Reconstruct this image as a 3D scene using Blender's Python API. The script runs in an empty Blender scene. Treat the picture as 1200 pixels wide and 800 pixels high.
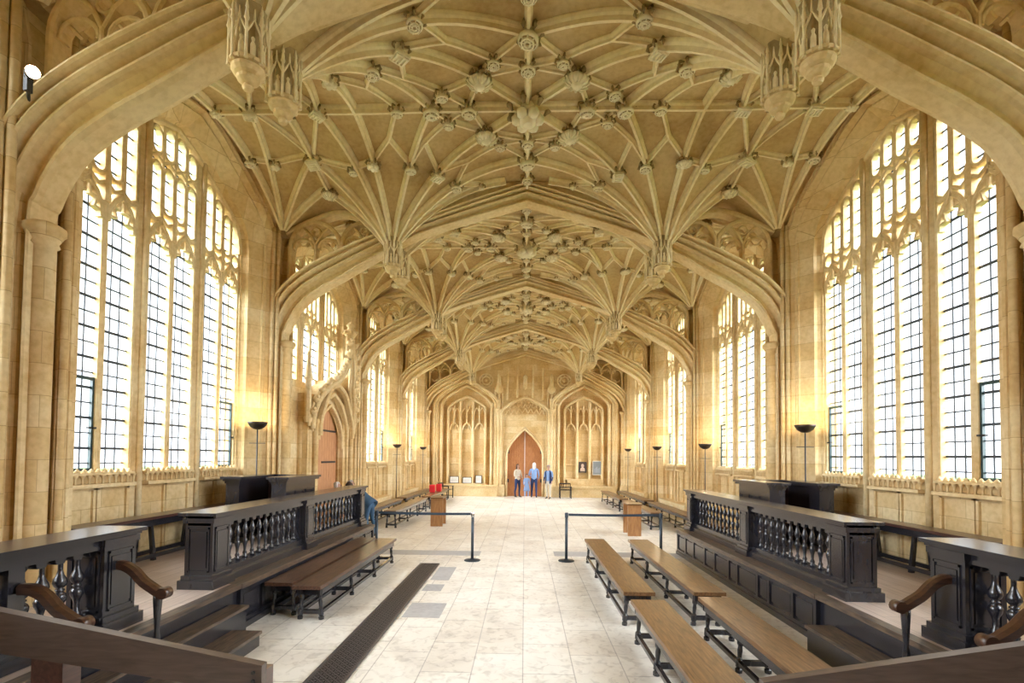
import bpy, math, random
from mathutils import Vector, Matrix
random.seed(7)
PI = math.pi
col = bpy.context.scene.collection
S = 5.33                       # bay length
NB = 5

# ------------------------------------------------------------------ materials
def mat(name, base, rough=.6, spec=.5, metal=0.):
    m = bpy.data.materials.new(name); m.use_nodes = True
    b = m.node_tree.nodes['Principled BSDF']
    b.inputs['Base Color'].default_value = (*base, 1)
    b.inputs['Roughness'].default_value = rough
    b.inputs['Specular IOR Level'].default_value = spec
    b.inputs['Metallic'].default_value = metal
    return m
def N(m, t, **k):
    n = m.node_tree.nodes.new(t)
    for a, v in k.items(): setattr(n, a, v)
    return n
def L(m, a, b): m.node_tree.links.new(a, b)
def ramp(m, fac, stops):
    r = N(m, 'ShaderNodeValToRGB'); e = r.color_ramp.elements
    while len(e) < len(stops): e.new(.5)
    for i, (p, c) in enumerate(stops):
        e[i].position = p; e[i].color = (*c, 1)
    L(m, fac, r.inputs[0]); return r.outputs[0]
def mix(m, fac, a, b, mode='MIX'):
    n = N(m, 'ShaderNodeMix', data_type='RGBA', blend_type=mode)
    if hasattr(fac, 'links'): L(m, fac, n.inputs[0])
    else: n.inputs[0].default_value = fac
    for s, i in ((a, 6), (b, 7)):
        if hasattr(s, 'links'): L(m, s, n.inputs[i])
        else: n.inputs[i].default_value = (*s, 1)
    return n.outputs[2]
def coords(m, scale=(1, 1, 1), rot=(0, 0, 0)):
    t = N(m, 'ShaderNodeTexCoord'); p = N(m, 'ShaderNodeMapping')
    p.inputs['Scale'].default_value = scale; p.inputs['Rotation'].default_value = rot
    L(m, t.outputs['Object'], p.inputs[0]); return p.outputs[0]
def noise(m, vec, scale, detail=4, dist=0.):
    n = N(m, 'ShaderNodeTexNoise'); n.inputs['Scale'].default_value = scale
    n.inputs['Detail'].default_value = detail; n.inputs['Distortion'].default_value = dist
    L(m, vec, n.inputs['Vector']); return n.outputs['Fac']
def bump(m, h, s=.3, d=.02):
    b = N(m, 'ShaderNodeBump'); b.inputs['Strength'].default_value = s; b.inputs['Distance'].default_value = d
    L(m, h, b.inputs['Height']); L(m, b.outputs[0], m.node_tree.nodes['Principled BSDF'].inputs['Normal'])

PALE = (.80, .66, .40); MID = (.70, .51, .25); OCH = (.54, .33, .11)
def stone_mat(name, ashlar=False, pale=PALE, mid=MID, och=OCH, rough=.75):
    m = mat(name, mid, rough, .25)
    v = coords(m)
    f = noise(m, v, .9, 5, .4)
    c = ramp(m, f, [(.28, och), (.46, mid), (.64, pale)])
    f2 = noise(m, v, 14, 4)
    c = mix(m, .35, c, ramp(m, f2, [(.3, tuple(x * .72 for x in mid)), (.6, pale)]))
    h = noise(m, v, 30, 5)
    if ashlar:
        sep = N(m, 'ShaderNodeSeparateXYZ'); L(m, v, sep.inputs[0])
        ad = N(m, 'ShaderNodeMath', operation='ADD'); L(m, sep.outputs[0], ad.inputs[0]); L(m, sep.outputs[1], ad.inputs[1])
        cb = N(m, 'ShaderNodeCombineXYZ'); L(m, ad.outputs[0], cb.inputs[0]); L(m, sep.outputs[2], cb.inputs[1])
        b = N(m, 'ShaderNodeTexBrick'); L(m, cb.outputs[0], b.inputs['Vector'])
        b.inputs['Scale'].default_value = 1; b.inputs['Brick Width'].default_value = .62
        b.inputs['Row Height'].default_value = .34; b.inputs['Mortar Size'].default_value = .004
        b.inputs['Color1'].default_value = (1.0, 1.0, 1.0, 1); b.inputs['Color2'].default_value = (.80, .68, .50, 1)
        b.inputs['Mortar'].default_value = (.55, .45, .33, 1)
        c = mix(m, .75, c, b.outputs['Color'], 'MULTIPLY')
    L(m, c, m.node_tree.nodes['Principled BSDF'].inputs['Base Color'])
    bump(m, h, .25, .01)
    return m
STONE = stone_mat('limestone')
ASH = stone_mat('limestone_ashlar', True)
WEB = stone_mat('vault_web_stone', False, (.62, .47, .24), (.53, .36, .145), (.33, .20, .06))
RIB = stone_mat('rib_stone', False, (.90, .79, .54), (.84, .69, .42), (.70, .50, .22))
BOSS = stone_mat('boss_stone', False, (.92, .85, .66), (.86, .76, .54), (.66, .52, .30))
DIRT_SHADE = stone_mat('leaf_dirt_and_core_shade', False, (.50, .38, .20), (.34, .24, .11), (.16, .10, .045))  # dirt on the boss leaves; painted recess shade on the pendant cores

def wood(name, a, b, rough=.35, grain=(1, 1, 1), coat=.3, spec=.5):
    m = mat(name, a, rough, spec)
    v = coords(m, grain)
    f = noise(m, v, 6, 6, .6)
    c = ramp(m, f, [(.3, a), (.7, b)])
    L(m, c, m.node_tree.nodes['Principled BSDF'].inputs['Base Color'])
    m.node_tree.nodes['Principled BSDF'].inputs['Coat Weight'].default_value = coat
    m.node_tree.nodes['Principled BSDF'].inputs['Coat Roughness'].default_value = .22
    bump(m, f, .015, .003)
    return m
DARK = wood('dark_oak', (.015, .015, .021), (.026, .025, .032), .25, (1.6, .8, .5), .6)
DARKR = wood('dark_red_oak', (.05, .02, .018), (.10, .045, .035), .3, (6, .8, 6), .5)
BTOP = wood('bench_top_oak', (.03, .014, .010), (.15, .072, .04), .38, (9, .7, 9), .35)
BTOPL = wood('worn_bench_top_oak', (.075, .032, .011), (.22, .115, .045), .4, (9, .7, 9), .35)
RAIL = wood('handrail_oak', (.045, .020, .012), (.10, .045, .025), .35, (.8, 6, 6), .4)
BOARD = wood('stair_board_oak', (.055, .038, .034), (.10, .07, .06), .42, (.8, 6, 6), .25)
DESK = wood('brown_desk_wood', (.30, .14, .05), (.48, .25, .10), .4, (6, 6, .8), .2)
DOORW = wood('door_oak', (.34, .13, .045), (.52, .23, .085), .5, (8, 8, .7), .1)
LEDGE = wood('worn_oak_edge', (.035, .026, .024), (.17, .115, .075), .4, (6, .8, 6), .2)

def plank_floor():
    m = mat('platform_boards', (.5, .4, .36), .38)
    v = coords(m, (1, 1, 1), (0, 0, PI / 2))
    b = N(m, 'ShaderNodeTexBrick'); L(m, v, b.inputs['Vector'])
    b.inputs['Scale'].default_value = 1; b.inputs['Brick Width'].default_value = 2.6
    b.inputs['Row Height'].default_value = .19; b.inputs['Mortar Size'].default_value = .004
    b.inputs['Color1'].default_value = (.62, .52, .46, 1); b.inputs['Color2'].default_value = (.46, .36, .30, 1)
    b.inputs['Mortar'].default_value = (.14, .10, .09, 1)
    g = noise(m, coords(m, (14, 1, 1)), 3, 6)
    c = mix(m, .35, b.outputs['Color'], ramp(m, g, [(.3, (.35, .26, .21)), (.7, (.75, .64, .56))]))
    L(m, c, m.node_tree.nodes['Principled BSDF'].inputs['Base Color'])
    return m
PLANK = plank_floor()

def slab_floor():
    m = mat('stone_slabs', (.7, .66, .58), .42, .4)
    v = coords(m, (1, 1, 1), (0, 0, PI / 2))
    b = N(m, 'ShaderNodeTexBrick'); L(m, v, b.inputs['Vector'])
    b.offset = .37; b.inputs['Scale'].default_value = 1; b.inputs['Brick Width'].default_value = .78
    b.inputs['Row Height'].default_value = .505; b.inputs['Mortar Size'].default_value = .006
    b.inputs['Bias'].default_value = -.35
    b.inputs['Color1'].default_value = (.82, .80, .74, 1); b.inputs['Color2'].default_value = (.68, .62, .52, 1)
    b.inputs['Mortar'].default_value = (.34, .30, .26, 1)
    f = noise(m, coords(m), 1.3, 6, .8)
    c = mix(m, .55, b.outputs['Color'], ramp(m, f, [(.30, (.42, .34, .25)), (.45, (.74, .68, .58)), (.60, (.90, .88, .83))]), 'MULTIPLY')
    f2 = noise(m, coords(m, (1, 1, 1)), 9, 7, 1.2)
    c = mix(m, .3, c, ramp(m, f2, [(.32, (.30, .26, .22)), (.5, (.85, .82, .76))]))
    br = N(m, 'ShaderNodeBrightContrast'); L(m, c, br.inputs[0]); br.inputs[1].default_value = .10
    L(m, br.outputs[0], m.node_tree.nodes['Principled BSDF'].inputs['Base Color'])
    bump(m, b.outputs['Fac'], -.3, .004)
    return m
SLAB = slab_floor()
BLUESL = stone_mat('blue_grey_slab', False, (.50, .50, .50), (.42, .42, .43), (.33, .33, .35), .4)
IRON = mat('black_iron', (.02, .02, .022), .45)
LEAD = mat('lead_came', (.05, .06, .075), .5)
FRAMEI = mat('casement_iron', (.02, .05, .055), .4)
GRATE = mat('cast_iron_grate', (.10, .09, .095), .45, .5, .3)
DUCT_SHADE = mat('duct_shade_black', (.015, .015, .017), .9)
POST = mat('barrier_steel', (.05, .065, .085), .35, .5, .5)
CHROME = mat('chrome', (.75, .75, .76), .15, .5, 1)
BELT = mat('barrier_belt', (.02, .035, .055), .7)
BOWL = mat('bronze_bowl', (.05, .035, .025), .4, .5, .5)
RED = mat('red_box', (.70, .02, .03), .5)
WHITE = mat('white_paper', (.88, .88, .86), .7)
PRINT = mat('printed_grey', (.35, .38, .42), .7)
PICD = mat('portrait_dark', (.07, .045, .035), .6)
SKIN = mat('skin', (.46, .26, .18), .5)
def cloth(name, c):
    m = mat(name, c, .85, .2); h = noise(m, coords(m), 60, 3); bump(m, h, .2, .004); return m
NAVY = cloth('navy_cloth', (.03, .05, .13)); PALEB = cloth('pale_blue_cloth', (.22, .34, .58))
CREAM = cloth('cream_cloth', (.58, .52, .42)); BLUEJ = cloth('blue_grey_jacket', (.05, .10, .17)); GREYC = cloth('grey_cloth', (.25, .25, .27))
HAIRD = mat('dark_hair', (.04, .022, .015), .6); HAIRW = mat('white_hair', (.62, .60, .56), .6); HAIRG = mat('grey_hair', (.36, .34, .33), .6); SHOE = mat('shoe_leather', (.05, .04, .04), .5)
def emis(name, c, s):
    m = mat(name, (.9, .9, .85)); b = m.node_tree.nodes['Principled BSDF']
    b.inputs['Emission Color'].default_value = (*c, 1); b.inputs['Emission Strength'].default_value = s; return m
BULB = emis('lit_bulb', (1., .80, .50), 60)
def glass_mat():
    m = bpy.data.materials.new('old_window_glass'); m.use_nodes = True; nt = m.node_tree; nt.nodes.clear()
    o = nt.nodes.new('ShaderNodeOutputMaterial'); t = nt.nodes.new('ShaderNodeBsdfTransparent'); g = nt.nodes.new('ShaderNodeBsdfGlossy')
    t.inputs[0].default_value = (.93, .95, .97, 1); g.inputs['Roughness'].default_value = .08
    mx = nt.nodes.new('ShaderNodeMixShader'); mx.inputs[0].default_value = .06
    nt.links.new(t.outputs[0], mx.inputs[1]); nt.links.new(g.outputs[0], mx.inputs[2]); nt.links.new(mx.outputs[0], o.inputs[0])
    return m
GLASS = glass_mat()
GRASS = mat('lawn', (.16, .28, .08), .9)
LEAF = mat('hedge_leaf', (.12, .22, .06), .8)

# ------------------------------------------------------------------ mesh builder
class MB:
    def __init__(s): s.v = []; s.f = []; s.m = []; s.mats = []; s.sm = []
    def mi(s, m):
        if m not in s.mats: s.mats.append(m)
        return s.mats.index(m)
    def face(s, idx, m=0, sm=False): s.f.append(idx); s.m.append(m); s.sm.append(sm)
    def box(s, x0, y0, z0, x1, y1, z1, m=0):
        n = len(s.v)
        s.v += [(x0, y0, z0), (x1, y0, z0), (x1, y1, z0), (x0, y1, z0), (x0, y0, z1), (x1, y0, z1), (x1, y1, z1), (x0, y1, z1)]
        for q in ((3, 2, 1, 0), (4, 5, 6, 7), (0, 1, 5, 4), (1, 2, 6, 5), (2, 3, 7, 6), (3, 0, 4, 7)): s.face(tuple(n + i for i in q), m)
    def hexa(s, pts, m=0):     # 8 points, bottom four then top four
        n = len(s.v); s.v += [tuple(p) for p in pts]
        for q in ((3, 2, 1, 0), (4, 5, 6, 7), (0, 1, 5, 4), (1, 2, 6, 5), (2, 3, 7, 6), (3, 0, 4, 7)): s.face(tuple(n + i for i in q), m)
    def rings(s, rings, m=0, close=True, caps=True, sm=False):
        n = len(s.v); k = len(rings[0])
        for r in rings: s.v += [tuple(p) for p in r]
        for i in range(len(rings) - 1):
            for j in range(k if close else k - 1):
                a = n + i * k + j; b = n + i * k + (j + 1) % k
                s.face((a, b, b + k, a + k), m, sm)
        if caps and close:
            s.face(tuple(n + j for j in reversed(range(k))), m); s.face(tuple(n + (len(rings) - 1) * k + j for j in range(k)), m)
    def lathe(s, prof, c=(0, 0, 0), seg=12, m=0, sm=True, caps=True, rot=0.):
        s.rings([[(c[0] + r * math.cos(rot + 2 * PI * j / seg), c[1] + r * math.sin(rot + 2 * PI * j / seg), c[2] + z) for j in range(seg)] for r, z in prof], m, True, caps, sm)
    def tube(s, pts, r, seg=8, m=0, sm=True):
        pts = [Vector(p) for p in pts]; rs = r if isinstance(r, (list, tuple)) else [r] * len(pts); R = []
        up0 = Vector((0, 0, 1))
        for i, p in enumerate(pts):
            t = (pts[min(i + 1, len(pts) - 1)] - pts[max(i - 1, 0)]).normalized()
            u = up0 if abs(t.z) < .95 else Vector((0, 1, 0))
            a = t.cross(u).normalized(); b = t.cross(a)
            R.append([p + a * rs[i] * math.cos(2 * PI * j / seg) + b * rs[i] * math.sin(2 * PI * j / seg) for j in range(seg)])
        s.rings(R, m, True, True, sm)
    def sweep(s, path, prof, nrm, m=0, closed=False, sm=False, caps=True):
        """planar sweep: path of 3D points in a plane with normal nrm; prof = closed list of (side, along nrm)"""
        P = [Vector(p) for p in path]; nrm = Vector(nrm); R = []; k = len(P)
        for i, p in enumerate(P):
            a = (P[i] - P[i - 1]) if (i > 0 or closed) else None
            b = (P[(i + 1) % k] - P[i]) if (i < k - 1 or closed) else None
            if a is None: a = b
            if b is None: b = a
            a = a.normalized(); b = b.normalized(); t = (a + b)
            t = t.normalized() if t.length > 1e-6 else a
            sd = nrm.cross(t); c = max(.35, nrm.cross(a).dot(sd))
            R.append([p + sd * (u / c) + nrm * w for u, w in prof])
        if closed: R.append(R[0])
        s.rings(R, m, True, caps and not closed, sm)
    def build(s, name, m, parent=None, loc=None):
        me = bpy.data.meshes.new(name); me.from_pydata([tuple(p) for p in s.v], [], s.f)
        ms = m if isinstance(m, (list, tuple)) else [m]
        for x in ms: me.materials.append(x)
        me.polygons.foreach_set('material_index', s.m); me.polygons.foreach_set('use_smooth', s.sm); me.update()
        o = bpy.data.objects.new(name, me); col.objects.link(o)
        if parent: o.parent = parent
        if loc: o.location = loc
        return o
def empty(name, loc=(0, 0, 0), rz=0, parent=None):
    o = bpy.data.objects.new(name, None); col.objects.link(o); o.location = loc; o.rotation_euler.z = rz
    o.empty_display_size = .1
    if parent: o.parent = parent
    return o
def tag(o, label=None, cat=None, group=None, kind=None):
    for k, v in (('label', label), ('category', cat), ('group', group), ('kind', kind)):
        if v: o[k] = v
    return o
def copy_tree(o, parent=None):
    c = o.copy(); col.objects.link(c)
    c.parent = parent
    for ch in list(o.children): copy_tree(ch, c)
    return c
def cr(pts, n=6):              # Catmull-Rom through 2D/3D points
    P = [Vector(p) for p in pts]; out = []
    for i in range(len(P) - 1):
        a, b, c, d = P[max(i - 1, 0)], P[i], P[i + 1], P[min(i + 2, len(P) - 1)]
        for k in range(n):
            t = k / n
            out.append(.5 * ((2 * b) + (c - a) * t + (2 * a - 5 * b + 4 * c - d) * t * t + (3 * b - a - 3 * c + d) * t ** 3))
    out.append(P[-1]); return out
def circle(c, r, n, a0=0, a1=2 * PI, full=True):
    k = n if full else n + 1
    return [(c[0] + r * math.cos(a0 + (a1 - a0) * i / n), c[1] + r * math.sin(a0 + (a1 - a0) * i / n)) for i in range(k)]
def bar(w, d):                 # chamfered bar section, width w in plane, depth d towards +normal side centred
    return [(-w / 2, -d / 2 + w * .25), (-w * .22, -d / 2), (w * .22, -d / 2), (w / 2, -d / 2 + w * .25), (w / 2, d / 2 - w * .25), (w * .22, d / 2), (-w * .22, d / 2), (-w / 2, d / 2 - w * .25)]

# ------------------------------------------------------------------ vault
PX, WX, SV = 2.85, 5.2, 2.385
ZR = 7.88
def h_web(x, v):
    x = abs(x); dv = max(0., SV - abs(v))
    r = math.hypot(x - PX, dv); R = 2.85
    a = ZR - 1.33 * max(0, 1 - r / R) ** 2.4
    r2 = math.hypot(max(0, WX - x), max(0, SV - .0 - abs(v)))
    b = ZR - .95 * max(0, 1 - r2 / 2.5) ** 2.2
    return min(a, b)
RIBP = [(-.055, .05), (-.055, -.02), (-.045, -.05), (-.022, -.075), (-.022, -.14), (.022, -.14), (.022, -.075), (.045, -.05), (.055, -.02), (.055, .05)]
LIEP = [(-.04, .05), (-.04, -.02), (-.016, -.05), (-.016, -.09), (.016, -.09), (.016, -.05), (.04, -.02), (.04, .05)]
def rib(mb, a, b, yc, prof=RIBP, n=12):
    """rib following the web between plan points a and b (x, v)"""
    d = Vector((b[0] - a[0], b[1] - a[1])); s = Vector((d.y, -d.x)).normalized(); R = []; P = []
    for i in range(n + 1):
        t = i / n; x = a[0] + d.x * t; v = a[1] + d.y * t
        P.append(Vector((x, yc + v, h_web(x, v))))
    for i, p in enumerate(P):
        t = (P[min(i + 1, n)] - P[max(i - 1, 0)]).normalized(); sd = Vector((s.x, s.y, 0)); nn = sd.cross(t)
        if nn.z < 0: nn = -nn
        R.append([p + sd * u + nn * w for u, w in prof])
    mb.rings(R)
def boss_mesh(kind):
    b = MB()
    if kind == 0:      # round lattice boss
        b.lathe([(.05, .10), (.075, .03), (.10, 0), (.105, -.03), (.09, -.045)], seg=14); b.lathe([(.084, -.046), (.0, -.047)], seg=14, m=1, caps=False)
        for r in (.03, .06): b.sweep([(x, y, -.045) for x, y in circle((0, 0), r, 12)], [(-.008, -.02), (.008, -.02), (.008, .02), (-.008, .02)], (0, 0, 1), closed=True)
        for k in range(8):
            a = k * PI / 4; b.tube([(.02 * math.cos(a), .02 * math.sin(a), -.058), (.09 * math.cos(a), .09 * math.sin(a), -.05)], .009, 4)
    elif kind == 1:    # tilted letter shield
        b.lathe([(.04, .12), (.07, .03), (.09, -.02)], seg=8)
        b.box(-.10, -.09, -.05, .10, .09, -.02)
        for k in range(4): b.box(-.08 + .045 * k, -.07, -.075, -.062 + .045 * k, .07, -.05)
        b.box(-.085, -.075, -.07, .085, -.055, -.05); b.box(-.085, .055, -.07, .085, .075, -.05)
    elif kind == 3:    # broad pale bulb under a ring of dark leaves
        b.lathe([(.05, .14), (.08, .09), (.10, .05), (.115, .035)], seg=12, m=1)
        b.lathe([(.10, .04), (.13, .02), (.125, -.01), (.095, -.035), (.06, -.045), (.055, -.06), (.02, -.075), (0, -.075)], seg=12)
        for k in range(12):
            a = k * PI / 6; c, s_ = math.cos(a), math.sin(a)
            b.tube([(.125 * c, .125 * s_, .03), (.138 * c, .138 * s_, .0), (.10 * c, .10 * s_, -.038), (.065 * c, .065 * s_, -.05)], [.012, .016, .012, .006], 5)
            b.lathe([(0, .03), (.022, .045), (.022, .075), (.0, .09)], (.12 * c, .12 * s_, 0), 5, m=1)
    else:              # leaf rosette
        b.lathe([(.05, .10), (.08, .02), (.06, -.05), (.03, -.07)], seg=10)
        for k in range(6):
            a = k * PI / 3; c, s_ = math.cos(a), math.sin(a)
            b.lathe([(.01, -.06), (.035, -.045), (.04, -.015), (.02, .01)], (.072 * c, .072 * s_, 0), 7)
    L0 = len(b.f)
    for k in range(7):  # curled leaves round the neck
        a = 2 * PI * k / 7; c, s_ = math.cos(a), math.sin(a)
        b.tube([(.05 * c, .05 * s_, .10), (.12 * c, .12 * s_, .085), (.135 * c, .135 * s_, .035), (.11 * c, .11 * s_, .005)], [.012, .02, .022, .008], 5, 1)
    return b
BM = [boss_mesh(k) for k in range(4)]
boss_src = []
for k in range(4):
    me = bpy.data.meshes.new('boss'); b = BM[k]
    me.from_pydata([tuple(p) for p in b.v], [], b.f); me.materials.append(BOSS); me.materials.append(DIRT_SHADE); me.polygons.foreach_set('use_smooth', b.sm); me.polygons.foreach_set('material_index', b.m); boss_src.append(me)
def put_boss(x, v, yc, parent, k, s=1., dz=0., name='boss'):
    o = bpy.data.objects.new(name, boss_src[k % 4]); col.objects.link(o); o.parent = parent
    o.location = (x, yc + v, h_web(x, v) - .15 * (.5 + .5 * s) + dz); o.scale = (s * 1.22, s * 1.22, s * 1.2); o.rotation_euler = (random.uniform(-.15, .15), random.uniform(-.15, .15), random.choice((0, .4, .8, 1.57)))

def build_bay(i):
    yc = S * (i - .5)
    top = empty('ceiling'); tag(top, kind='structure')
    top['label'] = 'vaulted stone ceiling bay, number %d counting from the camera' % i
    w = MB(); nx, ny = 90, 44; x0 = 5.45
    xs = [-x0 + 2 * x0 * a / nx for a in range(nx + 1)]; vs = [-S / 2 + S * b / ny for b in range(ny + 1)]
    w.v = [(x, yc + v, h_web(x, v)) for v in vs for x in xs]
    for b in range(ny):
        for a in range(nx):
            k = b * (nx + 1) + a; w.face((k, k + nx + 1, k + nx + 2, k + 1), 0, True)
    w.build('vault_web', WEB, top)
    r = MB(); l = MB(); P = PX; m = SV
    rib(r, (-5.2, 0), (5.2, 0), yc, n=40); 
    bosses = [(0, 0, 2.0, 2), ]
    for sy in (-1, 1):
        rib(r, (0, 0), (0, sy * 2.36), yc, n=6)
        for sx in (-1, 1):
            Q = lambda u, v: (sx * (P - u), sy * (m - v))   # u towards the centre, v towards the bay middle
            E = [(0, 2.385), (1.27, 2.385), (2.12, 1.73), (2.85, .95), (2.4, .22)]
            for e in E: rib(r, Q(0.02, .02), Q(*e), yc)
            rib(r, Q(2.12, 1.73), Q(2.85, 2.385), yc, n=4)
            for a, b in (((.70, 2.385), (.40, 1.75)), ((.40, 1.75), (0, 1.35)), ((.40, 1.75), (.66, 1.20)),
                         ((1.27, 2.385), (1.5, 2.05)), ((1.5, 2.05), (2.12, 1.73)), ((1.89, 2.385), (2.12, 1.73)), ((2.12, 1.73), (2.85, 1.54)),
                         ((1.5, 2.05), (1.0, 1.6)), ((1.0, 1.6), (.66, 1.20)), ((1.0, 1.6), (1.12, .92)),
                         ((1.89, 2.385), (1.5, 2.05)), ((2.85, .95), (2.35, 1.42)), ((2.35, 1.42), (2.12, 1.73)), ((2.35, 1.42), (1.72, 1.0)), ((1.72, 1.0), (1.12, .92)), ((1.72, 1.0), (1.42, .46)),
                         ((2.35, 1.42), (2.85, 1.54)), ((1.42, .46), (1.9, .2))):
                rib(l, Q(*a), Q(*b), yc, LIEP, 4)
            for q, sc, k in (((.70, 2.385), .8, 0), ((1.27, 2.385), 1.05, 0), ((1.89, 2.385), 1.0, 0), ((0, 1.35), .85, 2), ((.66, 1.20), .85, 0), ((1.12, .92), .9, 1), ((1.42, .46), .85, 0),
                             ((2.12, 1.73), 1.12, 3), ((1.5, 2.05), .75, 0), ((2.35, 1.42), .7, 0), ((1.9, .2), .55, 2)):
                x, v = Q(*q)
                if q[1] == 2.385 and sy > 0: continue
                bosses.append((x, v, sc, k + (1 if q == (0, 1.35) and sx > 0 else 0)))
            # side strip between pendant and wall
            H = (PX - WX) / 2
            W = lambda u, v: (sx * (WX - u), sy * (m - v))
            for e in ((-.62, 2.385), (H, 1.25), (H, .42)): rib(r, Q(-.02, .02), Q(*e), yc)
            for e in ((.0, 2.385), (.60, 2.385), (-H, 1.25), (-H, .42)): rib(r, W(.02, .02), W(*e), yc)
            for a, b in ((Q(-.62, 2.385), Q(H, 1.25)), (W(.60, 2.385), W(-H, 1.25)), (Q(0, 1.35), Q(-.45, 1.2)), (Q(-.45, 1.2), Q(H, 1.25)), (W(0, 1.3), W(.45, 1.2)), (W(.45, 1.2), W(-H, 1.25))):
                rib(l, a, b, yc, LIEP, 4)
            rib(r, (sx * (PX - H), sy * (m - .42)), (sx * (PX - H), 0), yc)
            for (x, v), sc, k in ((Q(-.62, 2.385), .9, 1), (Q(H, 2.385), 1.0, 0), (W(.6, 2.385), .9, 1), (Q(H, 1.25), 1.0, 1), (Q(H, .42), .95, 3), (Q(-.42, 1.2), .7, 0), (W(.42, 1.2), .7, 2), (W(0, 1.3), .8, 0), (W(.02, 2.385), .7, 2)):
                if abs(v) < .02 and sy > 0: continue
                bosses.append((x, v, sc, k))
        for v, sc in ((.86, .85), (1.44, 1.15), (2.05, .85)): bosses.append((0, sy * v, sc, 0))
    r.build('vault_rib', RIB, top)['kind'] = 'stuff'
    l.build('lierne_rib', RIB, top)['kind'] = 'stuff'
    for x, v, sc, k in bosses:
        if i == 1 and (abs(x) < 2.8 or v < 0): continue      # outside the frame
        put_boss(x, v, yc, top, k, sc)
for i in range(1, NB + 1): build_bay(i)

# ------------------------------------------------------------------ transverse arches
INH = [(5.2, 0), (5.2, 2.2), (5.2, 4.45), (5.14, 4.8), (4.97, 5.15), (4.75, 5.42), (4.35, 5.70), (3.85, 5.98), (3.3, 6.32), (2.7, 6.66), (2.1, 6.93), (1.03, 7.25), (0, 7.54)]
EXH = [(5.58, 0), (5.58, 2.2), (5.56, 4.62), (5.47, 5.12), (5.28, 5.52), (5.0, 5.83), (4.6, 6.12), (4.1, 6.39), (3.5, 6.66), (2.85, 6.89), (2.2, 7.11), (1.06, 7.53), (0, 7.87)]
IN = cr(INH, 4); EX = cr(EXH, 4)
APROF = [(1.03, .20), (1.0, .36), (.97, .39), (.93, .39), (.90, .365), (.895, .31), (.85, .265), (.81, .275), (.79, .32), (.755, .345), (.72, .345), (.695, .32), (.685, .26), (.63, .185), (.57, .18), (.55, .235), (.515, .265), (.475, .26), (.45, .225), (.44, .17), (.34, .105), (.22, .085), (.17, .10), (.15, .145), (.10, .165), (.04, .15), (0, .09)]
def arch_mesh(y):
    m = MB(); full = APROF + [(s, -d) for s, d in reversed(APROF)]
    R = []
    pts = [(a, b, -1) for a, b in zip(IN, EX)] + [(a, b, 1) for a, b in reversed(list(zip(IN, EX)))[1:]] if False else None
    seq = [(a, b, -1) for a, b in zip(IN, EX)]; seq += [(a, b, 1) for a, b in list(zip(IN, EX))[::-1][1:]]
    for a, b, sg in seq:
        R.append([(sg * (a.x + (b.x - a.x) * s), y + d, a.y + (b.y - a.y) * s) for s, d in full])
    m.rings(R, 0, True, True, False)
    for d in (-.30, .30):      # masonry between the back of the arch and the vault
        q = [(sg * b.x, b.y) for a, b, sg in seq if b.x < 2.8]
        m.rings([[(x, y + d - .03, z - .04), (x, y + d + .03, z - .04), (x, y + d + .03, max(z, 7.93)), (x, y + d - .03, max(z, 7.93))] for x, z in q])
    return m
def pendant(parent, x, y):
    e = empty('pendant', (x, y, 5.86), 0, parent)
    m = MB()
    m.lathe([(.0, -.03), (.04, -.02), (.055, .01), (.04, .04), (.065, .05), (.10, .075), (.11, .10), (.095, .11), (.13, .13), (.155, .16), (.16, .185), (.14, .195), (.175, .205), (.182, .235), (.11, .245)], seg=16, sm=False)
    for k in range(16):
        a = k * PI / 8; m.lathe([(0, 0), (.014, .01), (.014, .03), (0, .04)], (.172 * math.cos(a), .172 * math.sin(a), .19), 5)
    m.build('pendant_base', STONE, e)
    m = MB()
    m.lathe([(.085, .22), (.085, .60), (.13, .68), (.16, .80)], seg=8, sm=False, rot=PI / 8, m=1)  # dark core colour stands in for shade inside the lantern
    for k in range(8):
        a = PI / 8 + k * PI / 4; c, s = math.cos(a), math.sin(a); a2 = a + PI / 4; c2, s2 = math.cos(a2), math.sin(a2)
        m.lathe([(.022, .19), (.015, .22), (.015, .56), (.027, .58), (.022, .60), (.012, .68), (.018, .69), (0.003, .78)], (.178 * c, .178 * s, 0), 5)
        am = a + PI / 8; cm, sm_ = math.cos(am), math.sin(am)
        m.tube([(.175 * c, .175 * s, .46), (.172 * (c * .75 + c2 * .25), .172 * (s * .75 + s2 * .25), .53), (.17 * cm, .17 * sm_, .60), (.172 * (c * .25 + c2 * .75), .172 * (s * .25 + s2 * .75), .53), (.175 * c2, .175 * s2, .46)], .013, 4, sm=False)
        m.tube([(.17 * cm, .17 * sm_, .59), (.175 * cm, .175 * sm_, .70)], [.016, .006], 4)
        m.lathe([(.0, .25), (.03, .27), (.028, .36), (.012, .40), (.02, .43), (.0, .455)], (.135 * cm, .135 * sm_, 0), 6)
    m.build('pendant_lantern', [RIB, DIRT_SHADE], e)
    return e
def xprof(pts): return pts
def arc_pts(cx, cz, r, a0, a1, n): return [(cx + r * math.cos(a0 + (a1 - a0) * i / n), cz + r * math.sin(a0 + (a1 - a0) * i / n)) for i in range(n + 1)]
def ex_z(x):
    x = abs(x)
    for a, b in zip(EX[:-1], EX[1:]):
        if b.x <= x <= a.x and a.x != b.x: return a.y + (b.y - a.y) * (a.x - x) / (a.x - b.x)
    return EX[-1].y
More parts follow.
